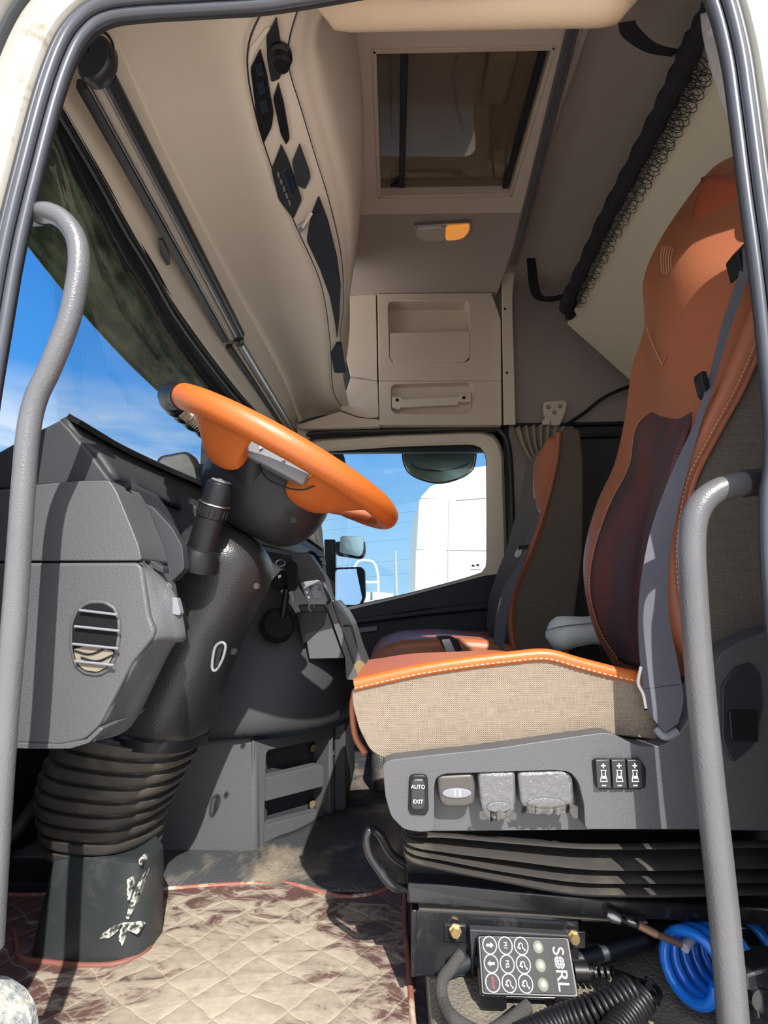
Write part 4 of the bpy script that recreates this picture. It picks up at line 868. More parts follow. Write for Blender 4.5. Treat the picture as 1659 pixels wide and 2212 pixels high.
# backrest: leather front. columns far edge -> near edge
RB = [  # (far edge), (far inner), (centre), (near inner), (near crest), (near edge)
 [(1600, 330, 1.14), (1610, 335, 1.05), (1625, 330, .97), (1650, 340, .86), (1680, 350, .78), (1720, 355, .74)],
 [(1540, 362, 1.17), (1565, 372, 1.10), (1600, 385, .97), (1660, 410, .86), (1700, 420, .78), (1740, 430, .74)],
 [(1478, 438, 1.19), (1495, 450, 1.12), (1535, 470, .97), (1620, 500, .84), (1690, 520, .77), (1735, 530, .74)],
 [(1420, 528, 1.20), (1440, 540, 1.12), (1478, 560, .96), (1580, 590, .82), (1660, 610, .76), (1700, 620, .735)],
 [(1389, 610, 1.20), (1408, 625, 1.13), (1450, 650, .96), (1550, 670, .82), (1630, 680, .755), (1668, 690, .73)],
 [(1392, 705, 1.20), (1405, 725, 1.13), (1432, 785, .97), (1520, 790, .83), (1595, 770, .755), (1636, 770, .73)],
 [(1366, 790, 1.20), (1390, 800, 1.14), (1428, 850, .98), (1500, 870, .84), (1560, 860, .755), (1600, 850, .73)],
 [(1350, 900, 1.20), (1376, 905, 1.13), (1425, 930, .99), (1475, 950, .86), (1505, 950, .755), (1550, 940, .73)],
 [(1328, 1000, 1.20), (1360, 1005, 1.12), (1418, 1020, 1.0), (1450, 1040, .87), (1462, 1030, .755), (1500, 1035, .73)],
 [(1290, 1085, 1.19), (1318, 1090, 1.11), (1400, 1110, 1.0), (1430, 1120, .87), (1437, 1115, .75), (1484, 1120, .73)],
 [(1262, 1190, 1.17), (1286, 1195, 1.10), (1385, 1200, 1.0), (1415, 1205, .87), (1434, 1200, .75), (1478, 1195, .73)],
 [(1264, 1275, 1.16), (1280, 1278, 1.10), (1380, 1290, 1.0), (1415, 1295, .87), (1442, 1280, .75), (1484, 1280, .73)],
 [(1284, 1360, 1.15), (1300, 1358, 1.09), (1385, 1380, .99), (1430, 1380, .86), (1468, 1360, .75), (1505, 1360, .73)],
 [(1325, 1440, 1.13), (1345, 1445, 1.08), (1400, 1470, .98), (1450, 1470, .85), (1500, 1450, .75), (1530, 1440, .735)]]
rows = [[P(*p) for p in r] for r in RB]
back = [[p + V((.10, 0, .0)) for p in r] for r in rows]
f = [[r[0] + V((.11, -.01, 0)), r[0] + V((.03, .006, 0))] + r for r in rows]
MB().patch(f, 5, 5).build('backrest_leather', m_brown, dsx, ang=2)
# near side fabric panel with thickness, following the leather edge
se = [(1745, 340), (1742, 430), (1735, 530), (1702, 620), (1668, 690), (1636, 770), (1600, 850), (1550, 940), (1502, 1035), (1484, 1120), (1477, 1195), (1483, 1280), (1503, 1360), (1532, 1418), (1545, 1412), (1600, 1385), (1700, 1362), (1850, 1340), (1850, 340)]
MB().prism([P(x, y, .728) for x, y in se], (0, .05, 0)).build('backrest_side_fabric', m_fab_shade, dsx, bevel=.012, seg=4)
pp = [(1742, 430), (1735, 530), (1702, 620), (1668, 690), (1636, 770), (1600, 850), (1550, 940), (1502, 1035), (1484, 1120), (1477, 1195), (1483, 1280), (1503, 1360), (1535, 1420)]
MB().tube(cr([P(x - 4, y, .724) for x, y in pp], 5), .0055, 10).build('leather_piping', m_brown, dsx)
MB().tube(cr([P(x - 30, y + 2, .733) for x, y in pp], 5), .016, 12).build('near_bolster', m_brown, dsx)
def stitch(pts, name='seam_stitching', par=None, step=.007, r=.0007, m=None):
    mb = MB(); q = cr(pts, 12); L_ = resample(q, max(4, int(sum((q[i + 1] - q[i]).length for i in range(len(q) - 1)) / step)), False)
    for i in range(0, len(L_) - 1): mb.tube([L_[i], L_[i].lerp(L_[i + 1], .6)], r, 5)
    return mb.build(name, m or m_thread, par, smooth=False)
m_th2 = mat('seat_thread', (.50, .30, .20), .8)
stitch([P(x - 16, y, .712) for x, y in pp], par=dsx, m=m_th2)
# perforated plum insert, a few millimetres proud of the leather
ins_rows = []
for i, tl in ((6, .50), (7, .30), (8, .16), (9, .10), (10, .06), (11, .05), (12, .08)):
    r = RB[i]; A_, B_, C_, D_ = (V(q) for q in (r[1], r[2], r[3], r[4]))
    st_ = A_.lerp(B_, tl if i > 6 else .9)
    ins_rows.append([P(*p) + V((-.006, 0, 0)) for p in (st_, st_.lerp(B_, .5) if i > 6 else st_.lerp(C_, .3), B_ if i > 6 else B_.lerp(C_, .6), B_.lerp(C_, .7), C_.lerp(D_, .35))])
b0 = RB[13]; ins_rows.append([P(*p) + V((-.004, 0, 0)) for p in ((1345, 1425, 1.06), (1365, 1435, 1.03), (1395, 1442, .98), (1430, 1440, .9), (1462, 1430, .82))])
ins_rows = [[P(1500, 842, .93) + V((-.006, 0, 0)), P(1500, 838, .915) + V((-.006, 0, 0)), P(1506, 838, .90) + V((-.006, 0, 0)), P(1514, 845, .88) + V((-.006, 0, 0)), P(1522, 852, .86) + V((-.006, 0, 0))]] + ins_rows[1:]
MB().patch(ins_rows, 5, 5).build('perforated_insert', m_plum, dsx, solid=.008, off=0, ang=2)
stitch([r[0] + V((-.005, 0, 0)) for r in ins_rows], par=dsx, m=m_th2)
# headrest seams and embossed mark
stitch([P(x, y, Y - .004) for x, y, Y in ((1512, 395, 1.1), (1498, 450, 1.08), (1502, 520, 1.06), (1525, 590, 1.02), (1568, 655, .9))], par=dsx, m=m_th2)
MB().tube(cr([P(1430, 788, .962), P(1408, 740, 1.06), P(1396, 700, 1.15)], 6), .0012, 6).build('headrest_seam', m_th2, dsx)
MB().tube(cr([P(1430, 788, .96), P(1455, 735, .94), P(1510, 690, .88), P(1575, 668, .81)], 6), .0012, 6).build('headrest_seam', m_brown, dsx)
MB().patch([[P(1520, 385, 1.08), P(1560, 380, 1.0), P(1620, 395, .93)], [P(1500, 470, 1.06), P(1550, 480, .96), P(1640, 490, .87)], [P(1512, 560, 1.04), P(1560, 575, .92), P(1640, 585, .82)], [P(1558, 640, .92), P(1580, 650, .88), P(1640, 640, .80)]], 4, 4).build('headrest_wing', mat('red_brown_leather', (.36, .085, .04), .42, bump=('leather', 450, .0003)), dsx, solid=.012, off=0, ang=2)
for k in range(5):
    t = k / 4; MB().tube(cr([P(1432 + 22 * t, 532 + 6 * t - 4 * math.sin(3.1 * t), 1.06 - .04 * t), P(1427 + 22 * t, 556, 1.055 - .04 * t), P(1430 + 20 * t, 590 + 4 * math.sin(3.1 * t), 1.05 - .04 * t)], 5), .0008, 5).build('embossed_mark', m_th2, dsx)
# cushion
co = [(762, 1482), (800, 1476), (850, 1464), (900, 1454), (1000, 1438), (1100, 1426), (1180, 1422), (1250, 1440), (1320, 1458), (1395, 1474), (1428, 1540), (1440, 1600), (1330, 1588), (1200, 1590), (1100, 1600), (1000, 1614), (900, 1630), (832, 1640), (800, 1622), (776, 1575), (760, 1515)]
MB().prism([P(x, y, .715) for x, y in rp(co, 14, 3)], (0, .46, -.06)).build('cushion_fabric', m_fab, dsx, bevel=.018, seg=5, ang=1.0)
tp = [(766, 1476), (800, 1468), (900, 1446), (1000, 1430), (1100, 1418), (1180, 1412), (1250, 1430), (1320, 1448), (1385, 1462)]
MB().tube(cr([P(x, y + 3, .716) for x, y in tp], 5), .0085, 14).build('cushion_piping', m_orange, dsx)
stitch([P(x, y + 11, .7085) for x, y in tp], par=dsx)
Tn = [P(x, y + 2, .722) for x, y in tp]; cz = [0, -.002, -.006, -.012, -.017, -.018, -.012, -.006, 0]
MB().patch([Tn, [p + V((.0, .04, .004 + z * .2)) for p, z in zip(Tn, cz)], [p + V((0, .14, z * .8)) for p, z in zip(Tn, cz)], [p + V((0, .30, z - .012)) for p, z in zip(Tn, cz)], [p + V((0, .41, z - .02)) for p, z in zip(Tn, cz)], [p + V((0, .46, -.05)) for p in Tn]], 5, 5).build('cushion_leather', m_orange, dsx, ang=2)
MB().tube(cr([P(766, 1495, .74), P(761, 1530, .76), P(768, 1590, .76), P(790, 1628, .75)], 5), .0045, 10).build('front_piping', m_brown, dsx)
stitch([P(766, 1487, .70), P(764, 1484, .70)], par=dsx) if False else None
# side console of the seat
YQ = .69
sd = [(826, 1650), (845, 1641), (940, 1630), (1060, 1618), (1200, 1597), (1300, 1583), (1322, 1584), (1350, 1600), (1384, 1612), (1425, 1612), (1452, 1600), (1478, 1570), (1500, 1530), (1530, 1460), (1560, 1410), (1600, 1385), (1660, 1362), (1900, 1330), (1900, 1800), (1500, 1792), (1264, 1792), (1262, 1740), (1250, 1690), (1232, 1668), (1200, 1664), (960, 1672), (942, 1680), (938, 1700), (938, 1796), (905, 1798), (872, 1792), (845, 1765), (832, 1720)]
scn = MB().prism([P(x, y, YQ) for x, y in rp(sd, 10, 3)], (0, .045, 0)).build('side_console', m_dash, dsx, bevel=.009, seg=4)
tag(scn, 'dark grey grained side console with seat switches')
slab('console_recess', m_dash, [(925, 1655), (1275, 1650), (1275, 1793), (925, 1796)], YQ + .034, .012, dsx, bevel=.001)
slab('belt_slot', m_navy, [(1560, 1480), (1590, 1440), (1625, 1430), (1645, 1460), (1650, 1530), (1630, 1610), (1585, 1650), (1560, 1600)], YQ - .003, .006, dsx, r=12, bevel=.002)
slab('slot_pocket', m_black, [(1575, 1535), (1640, 1535), (1640, 1604), (1580, 1600)], YQ - .006, .006, dsx, r=6, bevel=.002)
# AUTO / EXIT rocker
rk = slab('rocker_bezel', m_black, [(884, 1680), (892, 1674), (918, 1674), (924, 1682), (926, 1750), (920, 1762), (888, 1760), (882, 1750)], YQ - .004, .012, dsx, r=4, bevel=.002)
rk2 = slab('rocker_switch', m_blk2, [(888, 1688), (894, 1682), (914, 1682), (919, 1690), (920, 1742), (914, 1752), (892, 1752), (887, 1744)], YQ - .009, .012, dsx, r=4, bevel=.003)
text('switch_text', 'AUTO', P(903, 1700, YQ - .0105), P(923, 1701, YQ) - P(883, 1700, YQ), V((0, 0, 1)), .0062, m_white, dsx)
text('switch_text', 'EXIT', P(903, 1732, YQ - .0105), P(923, 1733, YQ) - P(883, 1732, YQ), V((0, 0, 1)), .0062, m_white, dsx)
# three paddles wrapped in film
def paddle(pts, m, oval, Yp, name):
    q = slab(name, m, pts, Yp, .026, dsx, r=10, bevel=.005)
    cx, cy, rx, ry = oval
    slab('oval_inset', m_clearw if m is m_clearw else m_btn, [(cx + rx * math.cos(t * math.pi / 8), cy + ry * math.sin(t * math.pi / 8)) for t in range(16)], Yp - .002, .006, dsx, bevel=.001)
paddle([(944, 1674), (1022, 1670), (1028, 1700), (1026, 1738), (1010, 1746), (962, 1746), (950, 1735), (945, 1700)], mat('matte_brown_black', (.055, .05, .045), .45), (987, 1714, 32, 11), YQ + .004, 'control_paddle')
for x in (982, 993): slab('paddle_mark', m_white, [(x - 2, 1708), (x + 2, 1708), (x + 3, 1720), (x - 1, 1720)], YQ + .001, .002, dsx, bevel=0)
paddle([(1032, 1670), (1114, 1667), (1116, 1720), (1114, 1758), (1098, 1772), (1060, 1774), (1042, 1762), (1036, 1720)], m_clearw, (1078, 1744, 27, 12), YQ + .001, 'wrapped_paddle')
paddle([(1118, 1668), (1218, 1664), (1238, 1680), (1242, 1730), (1240, 1752), (1180, 1760), (1135, 1754), (1124, 1735)], m_clearw, (1181, 1736, 42, 12), YQ + .001, 'wrapped_paddle')
m_film = glass('clear_film', (.85, .85, .82), .3, .1)
random.seed(7)
for (xs, yb) in (((1036, 1116), 1768), ((1126, 1248), 1754)):
    mb = MB(); n_ = 14; a_ = []; b2 = []
    for k in range(n_ + 1):
        x = xs[0] + (xs[1] - xs[0]) * k / n_; a_.append(P(x, yb - 14 + random.uniform(-3, 3), YQ - .0015)); b2.append(P(x, yb + random.uniform(0, 7) + (12 if k >= n_ - 1 and xs[0] > 1100 else 0), YQ + random.uniform(-.004, .004)))
    ribbon(mb, a_, b2, 2, .0004); mb.build('torn_film_edge', m_film, dsx)
# three heater switches
slab('switch_frame', m_black, [(1279, 1644), (1286, 1640), (1384, 1640), (1396, 1660), (1396, 1700), (1384, 1706), (1292, 1706), (1284, 1690)], YQ - .002, .006, dsx, r=4, bevel=.0015)
for k, x in enumerate((1303, 1337, 1371)):
    slab('seat_switch', m_blk2, [(x - 16, 1642), (x + 14, 1641), (x + 18, 1703), (x - 12, 1704)], YQ - .008, .012, dsx, r=2, bevel=.002)
    Yf = YQ - .0086; mb = MB()
    mb.tube([P(x - 5, 1654, Yf), P(x + 5, 1654, Yf)], .0007, 5).tube([P(x, 1649, Yf), P(x, 1659, Yf)], .0007, 5).tube([P(x - 3, 1697, Yf), P(x + 6, 1697, Yf)], .0007, 5)
    mb.tube([P(*p, Yf) for p in ((x - 5, 1682), (x - 3, 1672), (x - 5, 1664), (x + 6, 1664), (x + 4, 1672), (x + 7, 1682), (x + 9, 1688), (x - 6, 1688), (x - 5, 1682))], .0006, 5)
    mb.prism([P(*p, Yf) for p in ((x - 2, 1676), (x + 4, 1676), (x + 5, 1682), (x - 2, 1682))], (0, -.0003, 0)); mb.build('switch_symbol', m_white, dsx, smooth=False)
# suspension bellows
cols = [868, 880, 960, 1100, 1250, 1400, 1540, 1680, 1800]
ridge = [[1796, 1798, 1800, 1812, 1822, 1822, 1820, 1818, 1818], [1812, 1816, 1834, 1850, 1868, 1872, 1868, 1866, 1864], [1826, 1832, 1852, 1878, 1898, 1900, 1900, 1898, 1896], [1840, 1846, 1870, 1896, 1922, 1924, 1922, 1920, 1918], [1862, 1866, 1890, 1918, 1945, 1950, 1948, 1945, 1945]]
rows = []
for i in range(len(ridge) - 1):
    for f_, dy in ((0, .0), (.14, -.006), (.30, .002), (.55, .026), (.80, .034), (.93, .016)):
        rows.append([P(x, ridge[i][j] + (ridge[i + 1][j] - ridge[i][j]) * f_, .722) + V((.0, dy if j > 0 else dy + .06, 0)) for j, x in enumerate(cols)])
loops = []
for r in rows: loops.append(cr(r, 4))
MB().loft(loops, False, False).build('suspension_bellows', m_boot, dsx, ang=1.6, solid=.004)
MB().prism([P(x, y, .80) for x, y in ((866, 1796), (1750, 1796), (1750, 1960), (884, 1915))], (0, .3, 0)).build('suspension_core', m_black, dsx)
# steel base
YPd = .80
slab('upper_flange', m_steel, [(880, 1906), (960, 1910), (1120, 1926), (1300, 1942), (1500, 1955), (1800, 1968), (1800, 2010), (1240, 1978), (880, 1952)], .775, .32, dsx, bevel=.003)
pedn = [(893, 1968), (905, 1962), (1100, 1974), (1252, 1984), (1252, 2112), (893, 2112)]
slab('base_plate', m_steel, pedn, YPd, .28, dsx, bevel=.004)
slab('base_plate_fold', m_steel, [(889, 1966), (900, 1966), (900, 2112), (889, 2112)], YPd - .006, .03, dsx, bevel=.002)
slab('base_rear', m_steel, [(1252, 1984), (1800, 2010), (1800, 2106), (1252, 2112)], YPd + .08, .2, dsx, bevel=.004)
MB().tube([P(968, 2098, YPd - .004), P(1040, 2065, YPd - .004)], .009, 12).build('base_tube', m_navy, dsx)
MB().tube([P(1225, 2082, YPd + .01), P(1392, 2032, YPd + .03), P(1402, 2034, YPd + .05)], .010, 12).build('base_tube', m_navy, dsx)
slab('dust_strip', mat('dusty_steel', (.26, .22, .17), .8), [(905, 1961), (1100, 1971), (1400, 1992), (1400, 1996), (1100, 1977), (905, 1967)], YPd - .003, .03, dsx, bevel=.001)
# adjusting bar
ab = MB().tube(cr([P(872, 1866, .80), P(845, 1845, .79), P(822, 1805, .78), P(806, 1791, .775), P(796, 1796, .77), P(792, 1815, .77), P(798, 1845, .77), P(820, 1880, .77), P(842, 1908, .77), P(858, 1918, .775), P(885, 1920, .79)], 5), .0058, 12).build('adjusting_bar', m_steel, dsx)

# seat belt
bt = thing('seat_belt', P(1440, 1500, .69), 'dark grey driver seat belt hanging over the brown backrest to the side console', 'seat belt')
Lb = [(1602, 540, .74), (1597, 590, .74), (1562, 690, .74), (1538, 790, .735), (1524, 840, .725), (1500, 915, .72), (1455, 1010, .715), (1410, 1130, .71), (1388, 1230, .70), (1379, 1330, .70), (1384, 1440, .695), (1398, 1530, .69), (1436, 1582, .69)]
Rb = [(1622, 525, .70), (1616, 600, .73), (1578, 710, .735), (1548, 810, .73), (1536, 850, .72), (1510, 930, .715), (1482, 1030, .71), (1455, 1140, .705), (1443, 1230, .70), (1444, 1330, .70), (1465, 1440, .695), (1475, 1510, .69), (1464, 1562, .69)]
ribbon(MB(), [P(*p) for p in Lb], [P(*p) for p in Rb], 6, .0012).build('webbing', m_belt, bt, ang=1.2)
mb = MB()
for k in range(6):
    y = 1484 + (k if k < 3 else k + 4) * 5
    mb.tube([P(1392, y + 4, .6915), P(1470, y - 6, .6915)], .0007, 5)
mb.tube([P(1398 + 9 * i, 1500 + (22 if i % 2 else 0), .6915) for i in range(9)], .0007, 5)
mb.build('sewn_patch', m_black, bt, smooth=False)
MB().tube(cr([P(1385, 1440, .693), P(1379, 1475, .692), P(1390, 1500, .691), P(1396, 1530, .690)], 4), .002, 6).build('frayed_edge', m_white if False else mat('frayed_fibre', (.62, .60, .56), .9), bt)
slab('belt_clip', m_black, [(1516, 800), (1526, 802), (1534, 830), (1532, 856), (1524, 846), (1516, 815)], .722, .02, bt, r=4, bevel=.003)
MB().tube(cr([P(1418, 1572, .70), P(1436, 1590, .695), P(1462, 1580, .695)], 5), .006, 10).build('anchor_loop', m_btn, bt)
slab('shoulder_guide', m_black, [(1593, 545), (1612, 520), (1640, 510), (1640, 560), (1605, 590)], .735, .03, bt, r=6, bevel=.004)

# ================================================================ PASSENGER SEAT
ps = thing('passenger_chair', (.55, 1.9, .1), 'smaller brown and grey passenger seat seen beyond the driver seat', 'seat')
MB().prism([P(x, y, 1.78) for x, y in rp([(1204, 932), (1232, 922), (1254, 926), (1262, 1000), (1262, 1100), (1260, 1200), (1244, 1320), (1232, 1430), (1118, 1430), (1100, 1370), (1104, 1300), (1122, 1240), (1150, 1170), (1172, 1090), (1192, 1010)], 8)], (0, .44, 0)).build('backrest_side_fabric', m_fab_shade, ps, bevel=.02, seg=4)
MB().patch([[P(1210, 934, 2.1), P(1206, 934, 1.95), P(1206, 934, 1.78)], [P(1168, 980, 2.12), P(1160, 985, 1.95), P(1192, 985, 1.775)], [P(1154, 1050, 2.12), P(1152, 1060, 1.95), P(1176, 1070, 1.775)], [P(1160, 1110, 2.12), P(1158, 1120, 1.95), P(1166, 1120, 1.775)], [P(1128, 1180, 2.14), P(1130, 1190, 1.95), P(1142, 1190, 1.775)], [P(1085, 1260, 2.16), P(1090, 1270, 1.95), P(1112, 1262, 1.775)], [P(1070, 1330, 2.16), P(1085, 1340, 1.95), P(1099, 1330, 1.775)], [P(1082, 1420, 2.12), P(1090, 1420, 1.95), P(1110, 1420, 1.775)]], 5, 5).build('backrest_leather', m_brown, ps, solid=.02, ang=2)
MB().tube(cr([P(x, y, 1.772) for x, y in ((1207, 936), (1200, 1000), (1184, 1070), (1168, 1125), (1145, 1190), (1115, 1262), (1102, 1330), (1112, 1420))], 5), .010, 10).build('leather_piping', m_brown, ps)
MB().patch([[P(1202, 940, 1.77), P(1180, 950, 1.79), P(1165, 985, 1.82)], [P(1196, 1000, 1.77), P(1175, 1010, 1.79), P(1154, 1030, 1.82)], [P(1180, 1070, 1.77), P(1168, 1080, 1.79), P(1158, 1090, 1.81)], [P(1168, 1108, 1.77), P(1166, 1108, 1.78), P(1165, 1108, 1.79)]], 5, 5).build('headrest_wing', m_orange if False else m_brown, ps, solid=.015, ang=2)
MB().prism([P(x, y, 1.74) for x, y in rp([(790, 1440), (812, 1404), (860, 1384), (960, 1378), (1080, 1386), (1120, 1400), (1120, 1500), (790, 1500)], 20)], (0, .46, 0)).build('seat_cushion', m_brown, ps, bevel=.03, seg=4)
pb = thing('passenger_belt', P(1090, 1350, 1.74), 'dark seat belt with silver buckle tongue lying across the passenger seat', 'seat belt')
ribbon(MB(), [P(x, y, 1.745) for x, y in ((1158, 1112), (1136, 1165), (1120, 1215), (1090, 1265), (1072, 1330), (1066, 1405))], [P(x, y, 1.74) for x, y in ((1164, 1116), (1144, 1170), (1130, 1220), (1112, 1268), (1096, 1330), (1088, 1408))], 5, .0015).build('webbing', m_belt, pb)
slab('buckle_tongue', m_chrome, [(1116, 1188), (1130, 1182), (1126, 1198), (1116, 1206), (1112, 1200)], 1.735, .004, pb, r=2, bevel=.001)
slab('belt_stop', m_black, [(1118, 1180), (1142, 1176), (1142, 1184), (1120, 1188)], 1.732, .01, pb, r=2, bevel=.002)
hb = thing('hand_lever', P(970, 1400, 1.55), 'shiny black and silver curved lever standing beyond the driver cushion', 'lever')
slab('lever_grip', m_black, [(943, 1376), (955, 1373), (975, 1374), (990, 1384), (1000, 1410), (975, 1415), (958, 1400), (952, 1385)], 1.5, .05, hb, r=5, bevel=.01)
slab('lever_plate', m_chrome, [(953, 1382), (972, 1380), (985, 1408), (966, 1412)], 1.495, .01, hb, r=3, bevel=.002)
c = MB(); loops = []
pw = thing('armrest_cushion', P(1250, 1370, 1.36), 'pale grey cloth covered armrest between the two seats', 'armrest')
a, b_ = P(1180, 1372, 1.36), P(1360, 1352, 1.36)
for k in range(15):
    t = k / 14; e_ = min(1, (min(t, 1 - t) * 8 + .02)) ** .4; c0 = a.lerp(b_, t)
    loops.append([c0 + V((0, .05 * e_ * math.cos(2 * math.pi * j / 18), (.040 + .004 * math.sin(t * 9)) * e_ * math.sin(2 * math.pi * j / 18))) for j in range(18)])
c.loft(loops).build('cloth_cover', m_cloth, pw, ang=2)
MB().box((P(1260, 1390, 1.36).x, 1.36, (P(1260, 1390, 1.36).z + .05) / 2), (.06, .05, P(1260, 1390, 1.36).z - .06)).build('armrest_bracket', m_matte, pw)
MB().tube(cr([P(1180, 1362, 1.31), P(1220, 1352, 1.31), (P(1290, 1345, 1.31)), P(1350, 1335, 1.31)], 5), .0015, 6).build('cover_seam', m_btn, pw)
# black sheet in place of the shade under and between the seats
ub = tag(MB().prism([P(x, y, 1.5) for x, y in ((990, 1412), (1340, 1412), (1340, 1700), (990, 1700))], (0, .02, 0)).build('trim_12', m_black, bevel=.002), 'black sheet standing in for the shade between the seats', 'panel', None, STR)

# ================================================================ BUNK, NET, STRAPS, CURTAINS
A3, B3 = P(1222, 700, 2.3), P(1365, 828, 2.3); dAB = (B3 - A3); dAB.y = 0
Bk = thing('upper_bunk', (A3 + B3) / 2, 'folded beige upper bunk slanting along the rear of the cab', 'bunk')
nb_ = dAB.cross(V((0, 1, 0))).normalized()
if nb_.x < 0: nb_ = -nb_
pA = V((A3.x, .60, A3.z)); pC = A3 + dAB * 1.28
MB().loft([[V((A3.x - (2.3 - y) * .052, y, A3.z + (2.3 - y) * .01)), V((pC.x, y, pC.z)), V((pC.x, y, pC.z)) + nb_ * .08, V((A3.x - (2.3 - y) * .052, y, A3.z + (2.3 - y) * .01)) + nb_ * .08] for y in (.6, 1.2, 1.8, 2.3)]).build('bunk_panel', m_bunk, Bk, bevel=.012)
nt = thing('bunk_net', P(1300, 560, 1.6), 'rolled black mesh safety net strung along the upper bunk edge', 'net')
cn = [(1536, -10, 1.02), (1512, 60, 1.07), (1487, 120, 1.13), (1450, 200, 1.22), (1405, 290, 1.36), (1355, 385, 1.52), (1310, 470, 1.70), (1268, 560, 1.92), (1235, 630, 2.12), (1222, 665, 2.22)]
nbk = (V((A3.x - .088, .6, A3.z + .017)) - A3).cross(dAB).normalized()
if nbk.x < 0: nbk = -nbk
def OB(x, y, k): return PP(x, y, A3 - nbk * k, nbk)
ctrl = cr([(x, y) for x, y, _ in cn], 8); rr = []
pts = [OB(p.x, p.y, .034) for p in ctrl]
for i in range(len(pts)):
    t = i / (len(pts) - 1); rr.append(.012 + .016 * min(1, t * 6) + .003 * math.sin(i * 1.3) + .022 * max(0, t - .8))
MB().tube(pts, rr, 10).build('rolled_net', m_web, nt, ang=.3)
mb = MB(); random.seed(3); dres = resample(ctrl[14:], 60, False)
for row in range(3):
    for i in range(2, 58):
        d_ = (dres[i + 1] - dres[i - 1]).normalized(); dn = V((-d_.y, d_.x))
        if dn.x < 0: dn = -dn
        s_ = 1.25 - .65 * i / 60; h = (24 + 15 * row + 5 * math.sin(i * 2.1 + row * 2)) * s_; L_ = 13 * s_; b0 = (6 + 13 * row) * s_
        q = dres[i] + d_ * random.uniform(-4, 4)
        loop = [q - d_ * L_ + dn * b0, q - d_ * L_ * .8 + dn * (b0 + h * .3), q + dn * h, q + d_ * L_ * .8 + dn * (b0 + h * .3), q + d_ * L_ + dn * b0]
        mb.tube(cr([OB(v.x, v.y, .010 + .003 * row) for v in loop], 3), .0011, 4)
mb.build('loose_mesh', m_web, nt, smooth=False)
ribbon(MB(), [P(x, y, Y) for x, y, Y in ((1335, 50, 1.05), (1345, 80, 1.07), (1395, 112, 1.10), (1450, 122, 1.14))], [P(x, y, Y) for x, y, Y in ((1372, 44, 1.03), (1382, 62, 1.05), (1420, 95, 1.08), (1470, 108, 1.12))], 5, .001).build('net_strap', m_web, nt)
ribbon(MB(), [P(x, y, 2.25) for x, y in ((1137, 495), (1138, 560), (1148, 636), (1185, 652), (1225, 645))], [P(x, y, 2.25) for x, y in ((1146, 492), (1158, 570), (1168, 632), (1192, 640), (1228, 632))], 5, .001).build('end_strap', m_web, nt)
MB().lathe(P(1142, 493, 2.22), (0, 1, .2), [(.012, 0), (.014, .006), (.010, .012)], 14).build('strap_anchor', m_black, nt)
mb = MB()
for k, (x, y) in enumerate(((1228, 640), (1236, 655), (1222, 668), (1240, 672), (1230, 680))): mb.lathe(P(x, y, 2.2), (.2, .3, 1), [(.004, -.03), (.02, -.015), (.022, .008), (.008, .03)], 9)
mb.build('bunched_end', m_web, nt, ang=.3)
tag(MB().tube(cr([P(1222, 918, 2.44), P(1262, 892, 2.43), P(1300, 862, 2.42), P(1340, 842, 2.42), P(1390, 825, 2.42)], 5), .009, 8).build('fuzzy_rope', m_web), 'fuzzy dark cord running up the side wall behind the bracket', 'cord')
bk = thing('wall_bracket', P(1200, 890, 2.44), 'cream three bolt bracket plate on the side wall above the curtain', 'bracket')
slab('bracket_plate', m_creamL, [(1174, 870), (1180, 866), (1220, 864), (1226, 870), (1222, 890), (1210, 920), (1196, 920), (1182, 914), (1173, 890)], 2.46, .03, bk, r=6, bevel=.006)
slab('bracket_tab', m_creamL, [(1180, 900), (1190, 905), (1188, 918), (1172, 918), (1172, 908)], 2.45, .02, bk, r=3, bevel=.003)
for x, y in ((1186, 878), (1211, 876), (1199, 890)): MB().lathe(P(x, y, 2.45), (0, 1, 0), [(.006, -.003), (.011, .003), (.011, .02)], 16).build('dome_bolt', m_chrome, bk)
cu_ = []
for k in range(49):
    t = k / 48; x0 = 1108 + 118 * t; x1 = 1150 + 62 * t; dy = .014 * math.sin(t * 46)
    cu_.append([P(x0, 924 - 5 * math.sin(t * 3), 2.42) + V((0, dy, 0)), P((x0 + x1) / 2 - 6, 965, 2.42) + V((0, dy * 1.1, 0)), P(x1, 1010 + 20 * t, 2.42) + V((0, dy * .9, 0)), P(1165 + 20 * t, 1052, 2.43) + V((0, dy * .4, 0))])
rows = [[c_[i] for c_ in cu_] for i in range(4)]
tag(MB().patch(rows, 2, 5).build('side_curtain', m_curt, solid=.002), 'gathered beige curtain bunched behind the passenger seat', 'curtain')
cv = MB().patch([[P(1512, 30, .74), P(1540, 25, .72), P(1570, 40, .70)], [P(1520, 90, .74), P(1548, 90, .72), P(1578, 100, .70)], [P(1546, 190, .74), P(1560, 180, .72), P(1590, 170, .70)], [P(1575, 262, .72), P(1585, 255, .71), P(1600, 240, .70)]], 6, 6).build('bunk_curtain', mat('sheer_grey_cloth', (.42, .42, .44), .85, bump=('noise', 60, .004)), solid=.002)
tag(cv, 'sheer grey white cloth hanging at the top of the right door pillar', 'cloth')

